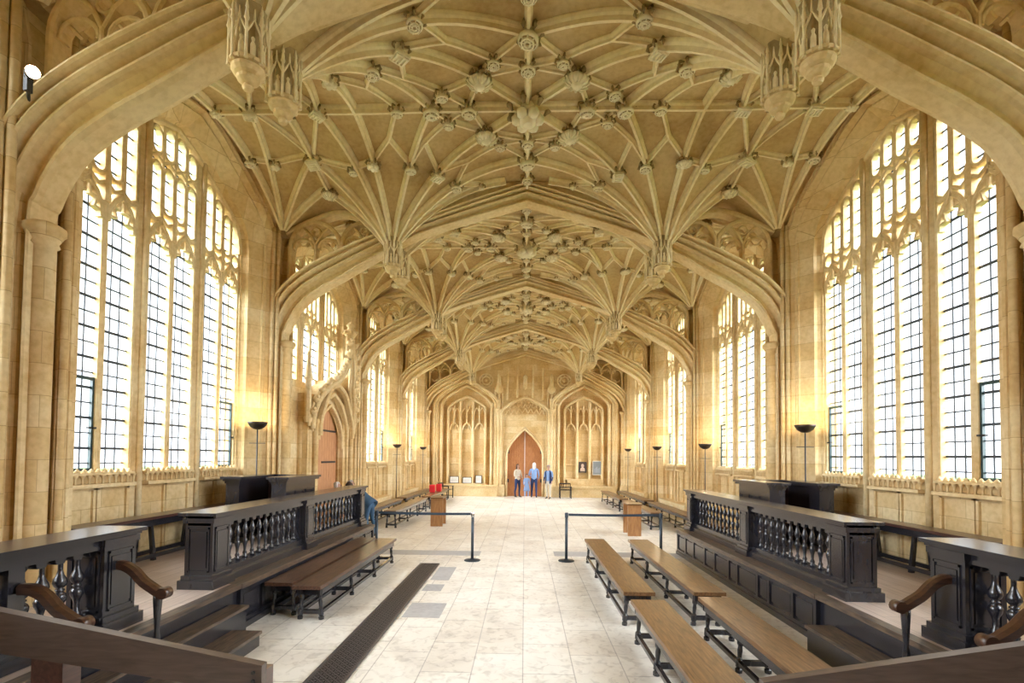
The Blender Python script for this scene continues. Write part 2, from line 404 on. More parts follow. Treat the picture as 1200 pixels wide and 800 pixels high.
def spandrel(parent, y, sg):
    m = MB(); B = bar(.085, .26); B2 = bar(.05, .14)
    def sw(pts, pr): m.sweep([(sg * x, y, z) for x, z in pts], pr, (0, 1, 0))
    # two rounded openings standing on the back of the arch
    for xa, xb, zt in ((5.12, 4.02, 7.14), (3.98, 3.06, 7.13)):
        c = (xa + xb) / 2; rr = (xa - xb) / 2
        z0a, z0b = ex_z(xa) - .08, ex_z(xb) - .08
        zs = zt - rr * 1.0
        pts = [(xa, z0a)] + ([(xa, zs)] if zs > z0a else []) + [p for p in arc_pts(c, zs, rr, 0, PI, 14)][1:-1] + [(xb, max(zs, z0b + .02)), (xb, z0b)]
        pts = [p for p in pts if p[1] >= ex_z(p[0]) - .1]
        sw(pts, B)
        sw([(c, ex_z(c) - .06), (c, zs + rr * .15)], bar(.055, .2))
        for d in (1, -1):   # branches of the mullion
            sw([(c, zs + rr * .12), (c + d * rr * .22, zs + rr * .55), (c + d * rr * .52, zs + rr * .84)], bar(.05, .18))
            # foiled heads of the side lights
            cc = c + d * rr * .5
            q = arc_pts(cc, zs - rr * .02, rr * .40, 0, PI, 8)
            sw([p for p in q if p[1] > ex_z(p[0])], B2)
            for a in (.9, 2.2):
                px, pz = cc + rr * .42 * math.cos(a), zs + rr * .40 * math.sin(a)
                sw([(px, pz), (cc + rr * .16 * math.cos(a), zs + rr * .10 * math.sin(a) + .02)], bar(.035, .10))
            if d > 0 or rr > .5:
                z1 = ex_z(cc) + .12
                if zs - z1 > .35:
                    sw(arc_pts(cc, z1 + .22, .17, -PI * .9, -PI * .1, 6), B2)
                    sw([(cc, z1), (cc - .07, z1 + .16)], bar(.03, .1)); sw([(cc, z1), (cc + .09, z1 + .14)], bar(.03, .1))
        sw(arc_pts(c, zs + rr * .66, rr * .17, 0, 2 * PI, 8), bar(.03, .12))
    # soffit ring tying the tracery to the vault
    t = cr([(5.2, 6.9), (4.6, 7.20), (4.02, 7.36), (3.5, 7.22), (3.0, 6.88)], 5)
    sw([(p.x, p.y) for p in t], bar(.10, .3))
    m.build('spandrel_tracery', STONE, parent)
names = ['nearest of the broad stone arches, cut off by the top of the photo', 'second broad stone arch from the front, spanning the full hall in one sweep', 'third broad stone arch from the front, seen under the second', 'fourth broad stone arch from the front, just before the end bay', 'smallest and farthest broad stone arch, set against the end wall']
for i in range(1, NB + 1):
    y = (5.18, 2 * S, 3 * S, 4 * S, 26.70)[i - 1]
    e = empty('transverse_arch', (0, 0, 0)); tag(e, names[i - 1], 'arch', 'broad arches across the hall')
    arch_mesh(y).build('arch_ring', STONE, e)
    for sx in (-1, 1):
        spandrel(e, y - (.0 if i < 5 else .1), sx)
        pendant(e, sx * 2.80, y - .36).location.z -= .09 if i == 1 else 0
        if i < 5: pendant(e, sx * 2.80, y + .36).location.z += .06 if i == 1 else 0
        m = MB()     # respond shaft with cap and base
        m.lathe([(.17, 0), (.17, .5), (.15, .54), (.16, .6), (.11, .66), (.11, 4.32), (.14, 4.34), (.125, 4.38), (.17, 4.46), (.19, 4.48), (.19, 4.54), (.12, 4.58)], (sx * 5.20, y, 0), 14)
        m.build('respond_shaft', ASH, e)

# ------------------------------------------------------------------ side walls, piers, windows
def hw(v):                     # window head
    v = abs(v)
    P = [(0, 7.50), (.4, 7.38), (1.0, 7.09), (1.5, 6.83), (1.72, 6.66), (1.82, 6.45), (1.86, 6.15)]
    for a, b in zip(P[:-1], P[1:]):
        if a[0] <= v <= b[0]: return a[1] + (b[1] - a[1]) * (v - a[0]) / (b[0] - a[0])
    return 6.1
WIN = [(1.86, 0), (1.86, 3), (1.86, 6.15), (1.82, 6.45), (1.72, 6.66), (1.5, 6.83), (1.0, 7.09), (.4, 7.38), (0, 7.50)]
WOUT = [(2.36, 0), (2.36, 3), (2.36, 6.45), (2.30, 6.78), (2.10, 7.00), (1.85, 7.17), (1.2, 7.46), (.5, 7.74), (0, 7.86)]
REV = [(0, 5.90), (0, 5.78), (.06, 5.76), (.10, 5.70), (.10, 5.64), (.20, 5.60), (.62, 5.42), (.70, 5.43), (.76, 5.38), (.82, 5.33), (.90, 5.33), (.94, 5.37), (1.0, 5.36), (1.03, 5.31), (1.10, 5.31), (1.12, 5.5)]
def embrasure(sx, yc, z0):
    m = MB(); A = [Vector(p) for p in WIN]; B = [Vector(p) for p in WOUT]
    seq = [(a, b, -1) for a, b in zip(A, B)] + [(a, b, 1) for a, b in list(zip(A, B))[::-1][1:]]
    R = []
    for a, b, sg in seq:
        R.append([(sx * x, yc + sg * (a.x + (b.x - a.x) * s), max(z0, a.y + (b.y - a.y) * s)) for s, x in REV])
    m.rings(R, 0, False, False)
    return m
GC = (-1.32, 0, 1.32)
def window(sx, yc, n, sill=1.87, tiers=True):
    w = empty('window_%d' % n); tag(w, kind='structure')
    X = sx * 5.87; f = MB(); nrm = (1, 0, 0)
    def sw(mb, pts, pr, xx=None, closed=False): mb.sweep([(xx if xx is not None else X, yc + v, z) for v, z in pts], pr, nrm, closed=closed)
    # major mullions with a shaft on the room side
    for v in (-.66, .66):
        sw(f, [(v, 0.0), (v, hw(v) + .06)], [(-.12, -.08), (.12, -.08), (.12, .0), (.05, .08), (-.05, .08), (-.12, .0)] if sx < 0 else [(-.12, .08), (.12, .08), (.12, -.0), (.05, -.08), (-.05, -.08), (-.12, -.0)])
        f.lathe([(.045, 0), (.045, hw(v) + .05)], (X - sx * .10, yc + v, 0), 8)
    for g in GC:
        sw(f, [(g, sill - .02), (g, 5.62)], bar(.10, .12))
        for d in (-1, 1): sw(f, [(g + d * .54, sill - .02), (g + d * .54, hw(g + d * .54))], bar(.05, .12))
        # heads of the two lights
        for d in (-1, 1):
            c = g + d * .285; q = .24
            sw(f, [(c - q, 5.36), (c - q * .93, 5.52), (c - q * .55, 5.68), (c, 5.80), (c + q * .55, 5.68), (c + q * .93, 5.52), (c + q, 5.36)], bar(.075, .12))
            for e in (-1, 1):
                sw(f, [(c + e * q * .95, 5.44), (c + e * q * .42, 5.46), (c + e * q * .62, 5.60)], bar(.03, .1))
                sw(f, [(c + e * q * .62, 5.60), (c + e * q * .16, 5.60), (c + e * q * .12, 5.72)], bar(.028, .09))
        # upper tracery: four narrow panels with rounded feet, more above where there is height
        def panel(c, q, z0, z1):
            if z1 - z0 < .12: return
            b_ = bar(.05, .12)
            pts = [(c + q * math.cos(t), z0 + q + q * math.sin(t)) for t in [PI + PI * k / 6 for k in range(7)]]
            pts += [(c + q, max(z0 + q, z1 - q * .8)), (c + q * .5, z1 - q * .15), (c, z1), (c - q * .5, z1 - q * .15), (c - q, max(z0 + q, z1 - q * .8))]
            sw(f, pts, b_, closed=True)
        for k in range(4):
            c = g + (-.4125 + .275 * k); zt = min(hw(c - .13), hw(c + .13)) - .03
            zb = 5.90 - (.13 if k in (0, 3) else 0.) + (.06 if k in (1, 2) else 0)
            if g == 0 and tiers:
                panel(c, .115, zb, 6.72); panel(c, .115, 6.86, zt)
            else:
                panel(c, .115, zb, zt)
            sw(f, [(c - .1375, 5.75), (c - .1375, hw(c - .1375))], bar(.05, .12))
            for zz in ([6.74] if g == 0 else []): # little solid webs between tiers
                sw(f, [(c - .13, zz + .02), (c, zz + .10), (c + .13, zz + .02)], bar(.05, .12))
            sw(f, [(c - .13, 5.88), (c, 5.80), (c + .13, 5.88)], bar(.05, .12))
        sw(f, [(g, 5.6), (g, 6.0)], bar(.10, .18))
    sw(f, [(v_.x * 1., v_.y) for v_ in [Vector(p) for p in WIN[2:]]] + [(-p[0], p[1]) for p in WIN[2:][::-1][1:]], bar(.09, .22))
    f.build('tracery', STONE, w)
    # leading
    l = MB(); xl = sx * 5.90
    for g in GC:
        for d in (-1, 1):
            c = g + d * .285; a, b = c - .235, c + .235
            for u in (-.08, .08): l.box(xl - .01, yc + c + u - .009, sill, xl + .0, yc + c + u + .009, 5.72)
            z = sill + .105; k = 0
            while z < 5.7:
                t = .017 if k % 2 else .009; q = 0 if z < 5.4 else (z - 5.4) * .5
                l.box(xl - .008, yc + a + q, z - t, xl + .008, yc + b - q, z + t); z += .205; k += 1
        for k in range(4):
            c = g + (-.4125 + .275 * k)
            z = 6.1
            while z < hw(c) - .1:
                l.box(xl - .006, yc + c - .12, z - .012, xl + .006, yc + c + .12, z + .012); z += .23
    l.build('lead_bars', LEAD, w)
    gl = MB(); pts = [(yc - p[0], p[1]) for p in WIN[2:]] + [(yc + p[0], p[1]) for p in WIN[2:][::-1][1:]]
    k = len(gl.v); gl.v += [(sx * 5.91, yc - 1.86, sill)] + [(sx * 5.91, a, b) for a, b in pts] + [(sx * 5.91, yc + 1.86, sill)]
    gl.face(tuple(range(k, len(gl.v)))); gl.build('glass_panes', GLASS, w)
    # opening casements
    if sill < 2.5:
        for g, d in ((GC[0 if True else 2], -1), (GC[2], 1)):
            c = g + d * .285; m = MB()
            sw(m, [(c - .225, sill + .02), (c - .225, 3.12), (c + .225, 3.12), (c + .225, sill + .02)], [(-.02, -.02), (.02, -.02), (.02, .02), (-.02, .02)], sx * 5.885, True)
            o = m.build('casement', FRAMEI, w)
            h = MB(); h.box(sx * 5.84 - .02, yc + c + .12, 2.44, sx * 5.84 + .02, yc + c + .24, 2.465); h.tube([(sx * 5.85, yc + c + .18, 2.45), (sx * 5.80, yc + c + .18, 2.45)], .012, 6)
            h.build('casement_handle', IRON, o)
    # cresting and sill
    s = MB(); q0, q1 = sorted((sx * 5.88, sx * 5.73)); r0, r1 = sorted((sx * 5.88, sx * 5.70))
    for g in GC:
        s.box(r0, yc + g - .545, sill - .22, r1, yc + g + .545, sill - .17)
        s.box(q0, yc + g - .545, sill - .05, q1, yc + g + .545, sill - .02)
        for k in range(11):
            y = yc + g - .53 + .106 * k
            s.lathe([(.016, -.18), (.014, -.14), (.012, -.10), (.03, -.07), (.036, -.05)], (sx * 5.745, y, sill), 6)
            if k < 10: s.lathe([(.03, -.03), (.036, -.005), (.02, .02), (.0, .04)], (sx * 5.77, y + .053, sill), 6)
    s.build('sill_cresting', STONE, w)
    return w
def pier(sx, y):
    """bundle of wall shafts on both sides of an arch foot"""
    m = MB()
    for s in (-1, 1):
        for dv, x, r, zt in ((.385, 5.33, .05, 6.9), (.34, 5.46, .05, 6.3)):
            m.lathe([(.08, 0), (.08, .62), (r, .68), (r, zt)], (sx * x, y + s * dv, 0), 8)
        m.lathe([(.075, 0), (.075, .62), (.045, .68), (.045, 7.0)], (sx * 5.25, y + s * .33, 0), 8)
    return m
wn = 1
for sx, side in ((-1, 'left'), (1, 'right')):
    wall = empty('wall_' + side); tag(wall, kind='structure')
    for i in range(1, NB + 1):
        yc = S * (i - .5)
        portal = (sx < 0 and i == 3)
        embrasure(sx, yc, 0).build('window_embrasure', ASH, wall)
        d = MB(); xx = sx * 5.86; sill = 3.9 if portal else 1.87
        d.box(min(xx, xx + sx * .3), yc - 1.9, 0, max(xx, xx + sx * .3), yc + 1.9, sill - .01)
        if not portal:
            for g in GC:
                for e in (-1, 1):
                    c = g + e * .285
                    d.box(min(xx, xx - sx * .035), yc + c - .275, .5, max(xx, xx - sx * .035), yc + c - .235, sill - .2)
                    d.box(min(xx, xx - sx * .035), yc + c + .235, .5, max(xx, xx - sx * .035), yc + c + .275, sill - .2)
                    d.box(min(xx, xx - sx * .035), yc + c - .275, sill - .26, max(xx, xx - sx * .035), yc + c + .275, sill - .2)
        d.build('dado', ASH, wall)
        window(sx, yc, wn, sill, True); wn += 1
        m = pier(sx, (5.18, 2 * S, 3 * S, 4 * S, 26.70)[i - 1]); m.build('wall_shaft', ASH, wall)
        # solid masonry behind the pier
        b = MB(); b.box(min(sx * 5.44, sx * 6.2), S * i - .56, 0, max(sx * 5.44, sx * 6.2), S * i + .56, 7.95)
        b.build('pier_masonry', ASH, wall)
        # outer wall above the window head
        t = MB(); P = [(yc - S / 2, 7.6)] ; n = 24
        for k in range(n):
            va = -1.9 + 3.8 * k / n; vb = -1.9 + 3.8 * (k + 1) / n
            q = len(t.v); t.v += [(sx * 5.93, yc + va, hw(va) - .02), (sx * 5.93, yc + vb, hw(vb) - .02), (sx * 5.93, yc + vb, 8.4), (sx * 5.93, yc + va, 8.4)]; t.face((q, q + 1, q + 2, q + 3))
        t.build('wall_head', ASH, wall)
    b = MB(); b.box(min(sx * 5.4, sx * 6.2), -.9, 0, max(sx * 5.4, sx * 6.2), .56, 7.95); b.build('pier_masonry', ASH, wall)
    # low stone bench against the far walls
    for i in range(3, NB + 1):
        yc = S * (i - .5)
        if sx < 0 and i == 3: continue
        b = MB(); a0, a1 = sorted((sx * 5.50, sx * 5.86)); c0, c1 = sorted((sx * 5.46, sx * 5.86))
        b.box(a0, yc - 1.95, 0, a1, yc + 1.95, .42); b.box(c0, yc - 1.95, .42, c1, yc + 1.95, .50)
        b.build('stone_ledge', STONE, wall)

# back wall behind the camera, roof cover
b = MB(); b.box(-6.2, -1.2, 0, 6.2, -.9, 8.4); tag(b.build('wall_back', ASH), kind='structure')
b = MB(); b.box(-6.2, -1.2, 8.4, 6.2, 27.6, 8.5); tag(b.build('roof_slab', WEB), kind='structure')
b = MB(); b.box(-5.5, -.9, 7.8, 5.5, 0, 7.95); tag(b.build('trim_1', WEB), kind='structure')

# ------------------------------------------------------------------ end wall
YE = 26.95
def end_wall():
    w = empty('wall_end'); tag(w, kind='structure')
    def head(x, c, hwid, zs, za, p=1.0):
        t = abs(x - c) / hwid
        if t >= 1: return None
        return zs + (za - zs) * (1 - t ** 1.6) ** .8 * 1.0 if p == 2 else zs + (za - zs) * (.55 * (1 - t) + .45 * math.sqrt(max(0, 1 - t * t)))
    OP = [(-3.16, 1.30, 4.85, 5.85), (3.16, 1.30, 4.85, 5.85), (0, .93, 2.25, 3.55)]
    m = MB(); xs = [-5.6 + 11.2 * k / 224 for k in range(225)]
    def zop(x):
        for c, q, zs, za in OP:
            if abs(x - c) < q - 1e-6:
                return head(x, c, q, zs, za)
        return 0
    edges = sorted(set([round(x, 3) for x in xs] + [round(c + s * q, 3) for c, q, _, _ in OP for s in (-1, 1)]))
    for a, b in zip(edges[:-1], edges[1:]):
        mid = (a + b) / 2; z = 0
        for c, q, zs, za in OP:
            if abs(mid - c) < q:
                za_, zb_ = head(min(max(a, c - q + 1e-5), c + q - 1e-5), c, q, zs, za), head(min(max(b, c - q + 1e-5), c + q - 1e-5), c, q, zs, za)
                n = len(m.v); m.v += [(a, YE, za_), (b, YE, zb_), (b, YE, 8.1), (a, YE, 8.1), (a, YE + .35, za_), (b, YE + .35, zb_)]
                m.face((n, n + 1, n + 2, n + 3)); m.face((n, n + 4, n + 5, n + 1)); z = None; break
        if z == 0:
            n = len(m.v); m.v += [(a, YE, 0), (b, YE, 0), (b, YE, 8.1), (a, YE, 8.1)]; m.face((n, n + 1, n + 2, n + 3))
    for c, q, zs, za in OP:
        for s in (-1, 1):
            n = len(m.v); m.v += [(c + s * q, YE, 0), (c + s * q, YE + .35, 0), (c + s * q, YE + .35, zs), (c + s * q, YE, zs)]; m.face((n, n + 1, n + 2, n + 3))
    m.box(-5.7, YE + .34, 0, 5.7, YE + .5, 8.1)
    m.build('end_wall_face', ASH, w)
    t = MB(); nr = (0, 1, 0)
    def sw(pts, pr, y=YE): t.sweep([(x, y, z) for x, z in pts], pr, nr)
    def archpts(c, q, zs, za, z0, n=12):
        L_ = [(c - q, z0)] + [(c - q * math.cos(PI / 2 * k / n) if False else c - q + q * k / n, 0) for k in range(n + 1)]
        xs_ = [c - q + 2 * q * k / (2 * n) for k in range(2 * n + 1)]
        P = [(x, head(min(max(x, c - q + 1e-4), c + q - 1e-4), c, q, zs, za)) for x in xs_]
        return [(c - q, z0)] + P + [(c + q, z0)]
    for c in (-3.16, 3.16):
        sw(archpts(c, 1.74, 4.95, 6.25, .55), bar(.16, .36)); sw(archpts(c, 1.60, 4.92, 6.12, .55), bar(.09, .26)); sw(archpts(c, 1.34, 4.87, 5.92, .55), bar(.11, .24))
        sw(archpts(c, 1.02, 4.70, 5.36, .60), bar(.13, .3), YE + .26)
        # blank three light window
        for d in (-.34, .34): sw([(c + d, .6), (c + d, 5.36 - .25)], bar(.13, .3), YE + .25)
        for d in (-.68, 0, .68):
            for z0, z1, q in ((3.55, 3.95, .26),):
                sw([(c + d - q, z0), (c + d - q * .6, z0 + .27), (c + d, z1), (c + d + q * .6, z0 + .27), (c + d + q, z0)], bar(.08, .24), YE + .27)
                sw([(c + d - .2, z0 + .1), (c + d - .08, z0 + .06), (c + d - .1, z0 + .26)], bar(.03, .1), YE + .27); sw([(c + d + .2, z0 + .1), (c + d + .08, z0 + .06), (c + d + .1, z0 + .26)], bar(.03, .1), YE + .27)
            sw([(c + d, z1), (c + d, 4.9)], bar(.08, .22), YE + .27)
            for e in (-.15, .15):
                cc = c + d + e; sw([(cc - .12, 4.55), (cc - .07, 4.68), (cc, 4.76), (cc + .07, 4.68), (cc + .12, 4.55)], bar(.06, .2), YE + .26)
            sw([(c + d - .28, 1.72), (c + d + .28, 1.72)], bar(.05, .1), YE + .30)
        t.box(c - 1.7, YE - .32, 0, c + 1.7, YE + .1, .5); t.box(c - 1.76, YE - .38, .5, c + 1.76, YE + .34, .60)
        t.box(c - 1.1, YE + .1, .6, c + 1.1, YE + .34, .66)
        for s in (-1, 1):
            for dx, r in ((1.68, .05), (1.52, .035), (1.40, .035)): t.lathe([(r * 1.6, .6), (r * 1.6, .75), (r, .8), (r, 4.85), (r * 1.7, 4.9), (r * 1.7, 5.0)], (c + s * dx, YE - .05, 0), 8)
    # centre bay: door arch, gable arch above it
    sw(archpts(0, .97, 2.25, 3.60, 0), bar(.10, .22)); sw(archpts(0, 1.08, 2.27, 3.72, 0), bar(.05, .14))
    sw(archpts(0, 1.28, 4.50, 5.30, .3), bar(.16, .34)); sw(archpts(0, 1.16, 4.45, 5.18, .3), bar(.05, .12))
    for k in range(-3, 4): sw([(k * .3 - .15, 4.50 - abs(k) * .04), (k * .3, 4.72 - abs(k) * .03), (k * .3 + .15, 4.50 - abs(k) * .04)], bar(.05, .14), YE - .01)
    for k in range(-2, 3): sw([(k * .28 - .12, 4.74), (k * .28, 4.98 - abs(k) * .06), (k * .28 + .12, 4.74)], bar(.045, .12), YE - .01)
    for k in range(-11, 12, 2): sw([(k * .1 - .12, 5.15 - abs(k) * .055), (k * .1, 5.42 - abs(k) * .055), (k * .1 + .12, 5.15 - abs(k) * .055)], bar(.05, .22), YE - .02)
    # canopied niches and carved roundels
    for s in (-1, 1):
        x = s * 1.42
        t.lathe([(.10, .0), (.10, .4), (.07, .5), (.07, 4.3), (.16, 4.5), (.20, 4.62), (.20, 4.68)], (x, YE - .06, 0), 8)
        t.lathe([(.05, 4.68), (.11, 4.80), (.10, 5.1), (.12, 5.22), (.05, 5.30), (.07, 5.40), (.02, 5.48)], (x, YE - .08, 0), 8)
        for e in (-1, 1): t.lathe([(.03, 4.6), (.03, 5.6), (.05, 5.65), (.01, 5.95)], (x + e * .2, YE - .06, 0), 6)
        t.lathe([(.05, 5.5), (.2, 5.62), (.22, 5.8), (.15, 5.95), (.10, 6.3), (.12, 6.36), (.02, 6.6)], (x, YE - .04, 0), 8)
        c = (s * 2.1, 6.22)
        for r in (.36, .22): t.sweep([(px, YE - .02, pz) for px, pz in circle(c, r, 16)], bar(.07, .2), nr, closed=True)
        for k in range(8):
            a = k * PI / 4; t.lathe([(0, -.05), (.05, -.02), (.05, .02), (0, .05)], (c[0] + .29 * math.cos(a), YE - .05, c[1] + .29 * math.sin(a)), 6)
        t.lathe([(0, -.1), (.1, -.04), (.1, .04), (0, .1)], (c[0], YE - .05, c[1]), 8)
        for k in range(5):
            sw([(s * (1.55 + .1 * k), 5.3 + .12 * k), (s * (1.62 + .1 * k), 5.62 + .1 * k)], bar(.03, .1), YE - .02)
    t.lathe([(.04, 5.75), (.12, 5.9), (.10, 6.3), (.13, 6.4), (.03, 6.55)], (0, YE - .05, 0), 8)
    for s in (-1, 1): sw([(s * .42, 5.3), (s * .42, 7.0)], bar(.10, .22)); sw([(s * .95, 5.2), (s * .95, 6.9)], bar(.10, .24))
    # base blocks each side of the door
    for s in (-1, 1): t.box(s * 1.42 - .36, YE - .2, 0, s * 1.42 + .36, YE + .02, .62); t.box(s * 1.42 - .22, YE - .16, .62, s * 1.42 + .22, YE + .02, 1.0)
    t.build('end_tracery', STONE, w)
end_wall()
# end door, two leaves
d1 = empty('door_1', (0, YE + .16, 0)); tag(d1, kind='structure')
def leaf(sg):
    m = MB(); n = 10
    def zt(x): t = abs(x) / .94; return 2.25 + 1.27 * (.55 * (1 - t) + .45 * math.sqrt(max(0, 1 - t * t)))
    for k in range(n):
        a, b = .012 + .918 * k / n, .012 + .918 * (k + 1) / n
        x0, x1 = sg * a, sg * b
        if x0 > x1: x0, x1 = x1, x0
        m.hexa([(x0, 0, 0), (x1 - .006, 0, 0), (x1 - .006, .07, 0), (x0, .07, 0), (x0, 0, zt(x0)), (x1 - .006, 0, zt(x1)), (x1 - .006, .07, zt(x1)), (x0, .07, zt(x0))])
    return m
for sg in (-1, 1):
    lf = leaf(sg).build('door_leaf', DOORW, d1)
    for z in (.75, 2.3):
        h = MB(); h.box(min(sg * .98, sg * .84), -.10, z, max(sg * .98, sg * .84), .0, z + .18); h.build('hinge', IRON, lf)
m = MB(); m.box(-.02, -.03, .05, .03, 0, 3.5); m.build('cover_strip', mat('pale_strip', (.6, .5, .42), .5), d1)

# ------------------------------------------------------------------ floor
m = MB(); m.box(-6.2, -1.2, -.1, 6.2, 27.5, 0); tag(m.build('floor', SLAB), kind='structure')
def inlay(x0, y0, x1, y1, n, mt=BLUESL):
    m = MB(); m.box(x0, y0, -.02, x1, y1, .004); tag(m.build('trim_%d' % n, mt), kind='structure')
inlay(-3.4, 10.75, -.95, 11.25, 2); inlay(.66, 10.85, 3.4, 11.35, 3)
inlay(-1.60, 8.6, -1.28, 9.6, 4); inlay(-1.60, 6.6, -1.1, 7.25, 5); inlay(-1.60, 7.9, -1.3, 8.3, 6)
# cast iron floor grille
g = empty('floor_grille'); tag(g, 'long dark cast iron heating grille set in the stone floor', 'floor grille')
m = MB(); x0, x1, y0, y1 = -2.03, -1.65, 2.6, 9.85
m.box(x0, y0, .004, x1, y1, .008); m.build('duct_shade_sheet', DUCT_SHADE, g)  # flat black sheet, painted shade below the lattice
m = MB()
for a, b in ((x0, x0 + .03), (x1 - .03, x1)): m.box(a, y0, .004, b, y1, .02)
m.box(x0, y0, .004, x1, y0 + .03, .02); m.box(x0, y1 - .03, .004, x1, y1, .02)
m.build('grille_frame', GRATE, g)
m = MB(); c = (x1 - x0 - .06) / 4; y = y0 + .03
while y < y1 - .05:
    for k in range(4):
        cx = x0 + .03 + c * (k + .5); cy = y + c / 2
        R = []
        for j in range(8):
            a0, a1 = 2 * PI * j / 8, 2 * PI * (j + 1) / 8; n = len(m.v)
            m.v += [(cx + c * .46 * math.cos(a0), cy + c * .46 * math.sin(a0), .018), (cx + c * .46 * math.cos(a1), cy + c * .46 * math.sin(a1), .018), (cx + c * .33 * math.cos(a1), cy + c * .33 * math.sin(a1), .018), (cx + c * .33 * math.cos(a0), cy + c * .33 * math.sin(a0), .018)]
            m.face((n, n + 1, n + 2, n + 3))
        for a in (PI / 4, 3 * PI / 4):
            dx, dy = math.cos(a) * c * .68, math.sin(a) * c * .68; px, py = -math.sin(a) * .006, math.cos(a) * .006; n = len(m.v)
            m.v += [(cx - dx - px, cy - dy - py, .016), (cx + dx - px, cy + dy - py, .016), (cx + dx + px, cy + dy + py, .016), (cx - dx + px, cy - dy + py, .016)]; m.face((n, n + 1, n + 2, n + 3))
    y += c
m.build('grille_lattice', GRATE, g)

# ------------------------------------------------------------------ raised platforms with panelled fronts
PZ, PXF, PYE = .55, 3.42, 11.35
def bx(m, sx, xa, xb, y0, z0, y1, z1, k=0):
    a, b = sorted((sx * xa, sx * xb)); m.box(a, y0, z0, b, y1, z1, k)
def platform(sx):
    p = empty('wooden_platform'); tag(p, 'raised dark oak platform with panelled front along the %s wall' % ('left' if sx < 0 else 'right'), 'platform')
    m = MB(); gx = 3.50
    bx(m, sx, 3.96, 4.98, .4, .42, PYE - .1, PZ)
    bx(m, sx, 4.98, 5.22, .8, .42, 4.72, PZ); bx(m, sx, 4.98, 5.22, 5.66, .42, 10.18, PZ)
    for k in (0, 1): bx(m, sx, 5.22, 5.82, S * (k + .5) - 1.80, .42, S * (k + .5) + 1.80, PZ)
    bx(m, sx, 3.50, 3.96, 2.0, .42, 6.0, PZ)
    m.build('deck', PLANK, p)
    m = MB()
    bx(m, sx, PXF - .03, 3.98, 6.0, PZ - .055, PYE, PZ + .004); bx(m, sx, 3.98, 5.6, PYE - .12, PZ - .05, PYE, PZ + .004)
    bx(m, sx, 3.40, 3.52, 3.2, PZ - .05, 6.0, PZ + .003)
    m.build('nosing', LEDGE, p)
    m = MB()
    bx(m, sx, PXF + .02, 3.50, 6.0, 0, PYE - .03, PZ - .05); bx(m, sx, 3.50, 5.3, PYE - .1, 0, PYE - .04, PZ - .05); bx(m, sx, 3.46, 3.54, 2.0, 0, 6.0, PZ - .05)
    bx(m, sx, PXF - .03, PXF + .02, 6.0, 0, PYE, .07); bx(m, sx, PXF - .01, PXF + .02, 6.0, PZ - .11, PYE, PZ - .05); bx(m, sx, PXF - .01, PXF + .02, 6.0, .07, PYE, .12)
    bx(m, sx, 3.50, 5.3, PYE - .03, 0, PYE, .07)
    y = 6.0; w = [.5, .62, .34, .7, .34, .62, .5, .62, .5, .5]
    for q in w:
        bx(m, sx, PXF - .01, PXF + .02, y, .12, y + .06, PZ - .11)
        bx(m, sx, PXF + .005, PXF + .02, y + .10, .16, y + q - .04, PZ - .15)
        y += q
    bx(m, sx, PXF - .01, PXF + .02, PYE - .07, .12, PYE, PZ - .11)
    m.build('front_panelling', DARK, p)
    # steps in the opening
    if sx < 0: st = ((2.90, 3.44, .16, 5.55), (3.22, 3.44, .35, 5.85))
    else: st = ((3.14, 3.44, .28, 5.75),)
    for xa, xb, z, ye in st:
        m = MB(); bx(m, sx, xa + .02, xb, 3.2, 0, ye - .02, z - .03); o = m.build('step', DARK, p)
        m = MB(); bx(m, sx, xa, xb, 3.18, z - .03, ye, z); m.build('tread', LEDGE, o)
platform(-1); platform(1)

def baluster_mesh(h, kind):
    if kind: pr = [(.045, 0), (.045, .05), (.03, .06), (.036, .09), (.022, .12), (.020, .22), (.030, .29), (.046, .35), (.050, .40), (.040, .44), (.022, .47), (.034, .485), (.034, .50), (.022, .515), (.040, .55), (.052, .60), (.046, .65), (.028, .71), (.018, .78), (.018, .88), (.03, .90), (.03, .93), (.045, .94), (.045, 1.0)]
    else: pr = [(.036, 0), (.036, .06), (.022, .08), (.030, .12), (.016, .18), (.020, .28), (.034, .38), (.036, .44), (.018, .50), (.026, .52), (.016, .54), (.030, .60), (.040, .68), (.026, .76), (.014, .84), (.024, .90), (.036, .92), (.036, 1.0)]
    return [(r, z * h) for r, z in pr]
def post(m, sx, xa, xb, y0, y1, z0, z1):
    bx(m, sx, xa, xb, y0, z0, y1, z1)
    e = .05
    bx(m, sx, xa - e, xb + e, y0 - e, z0, y1 + e, z0 + .10); bx(m, sx, xa - e * .5, xb + e * .5, y0 - e * .5, z0 + .10, y1 + e * .5, z0 + .15)
    bx(m, sx, xa - .022, xb + .022, y0 - .022, z1 - .10, y1 + .022, z1 - .045)
    # raised panels on the faces
    for f in (0, 1):
        y = y0 - .012 if f == 0 else y1
        bx(m, sx, xa + .07, xb - .07, y, z0 + .24, y + .012, z1 - .20)
        for u0, u1, w0, w1 in ((xa + .04, xb - .04, z0 + .19, z0 + .21), (xa + .04, xb - .04, z1 - .17, z1 - .15)): bx(m, sx, u0, u1, y, w0, y + .012, w1)
        for u0, u1 in ((xa + .04, xa + .055), (xb - .055, xb - .04)): bx(m, sx, u0, u1, y, z0 + .19, y + .012, z1 - .15)
    for x in (xa - .012, xb):
        bx(m, sx, x, x + .012, y0 + .07, z0 + .24, y1 - .07, z1 - .20)
        for w0, w1 in ((z0 + .19, z0 + .21), (z1 - .17, z1 - .15)): bx(m, sx, x, x + .012, y0 + .04, w0, y1 - .04, w1)
        for u0, u1 in ((y0 + .04, y0 + .055), (y1 - .055, y1 - .04)): bx(m, sx, x, x + .012, u0, z0 + .19, u1, z1 - .15)
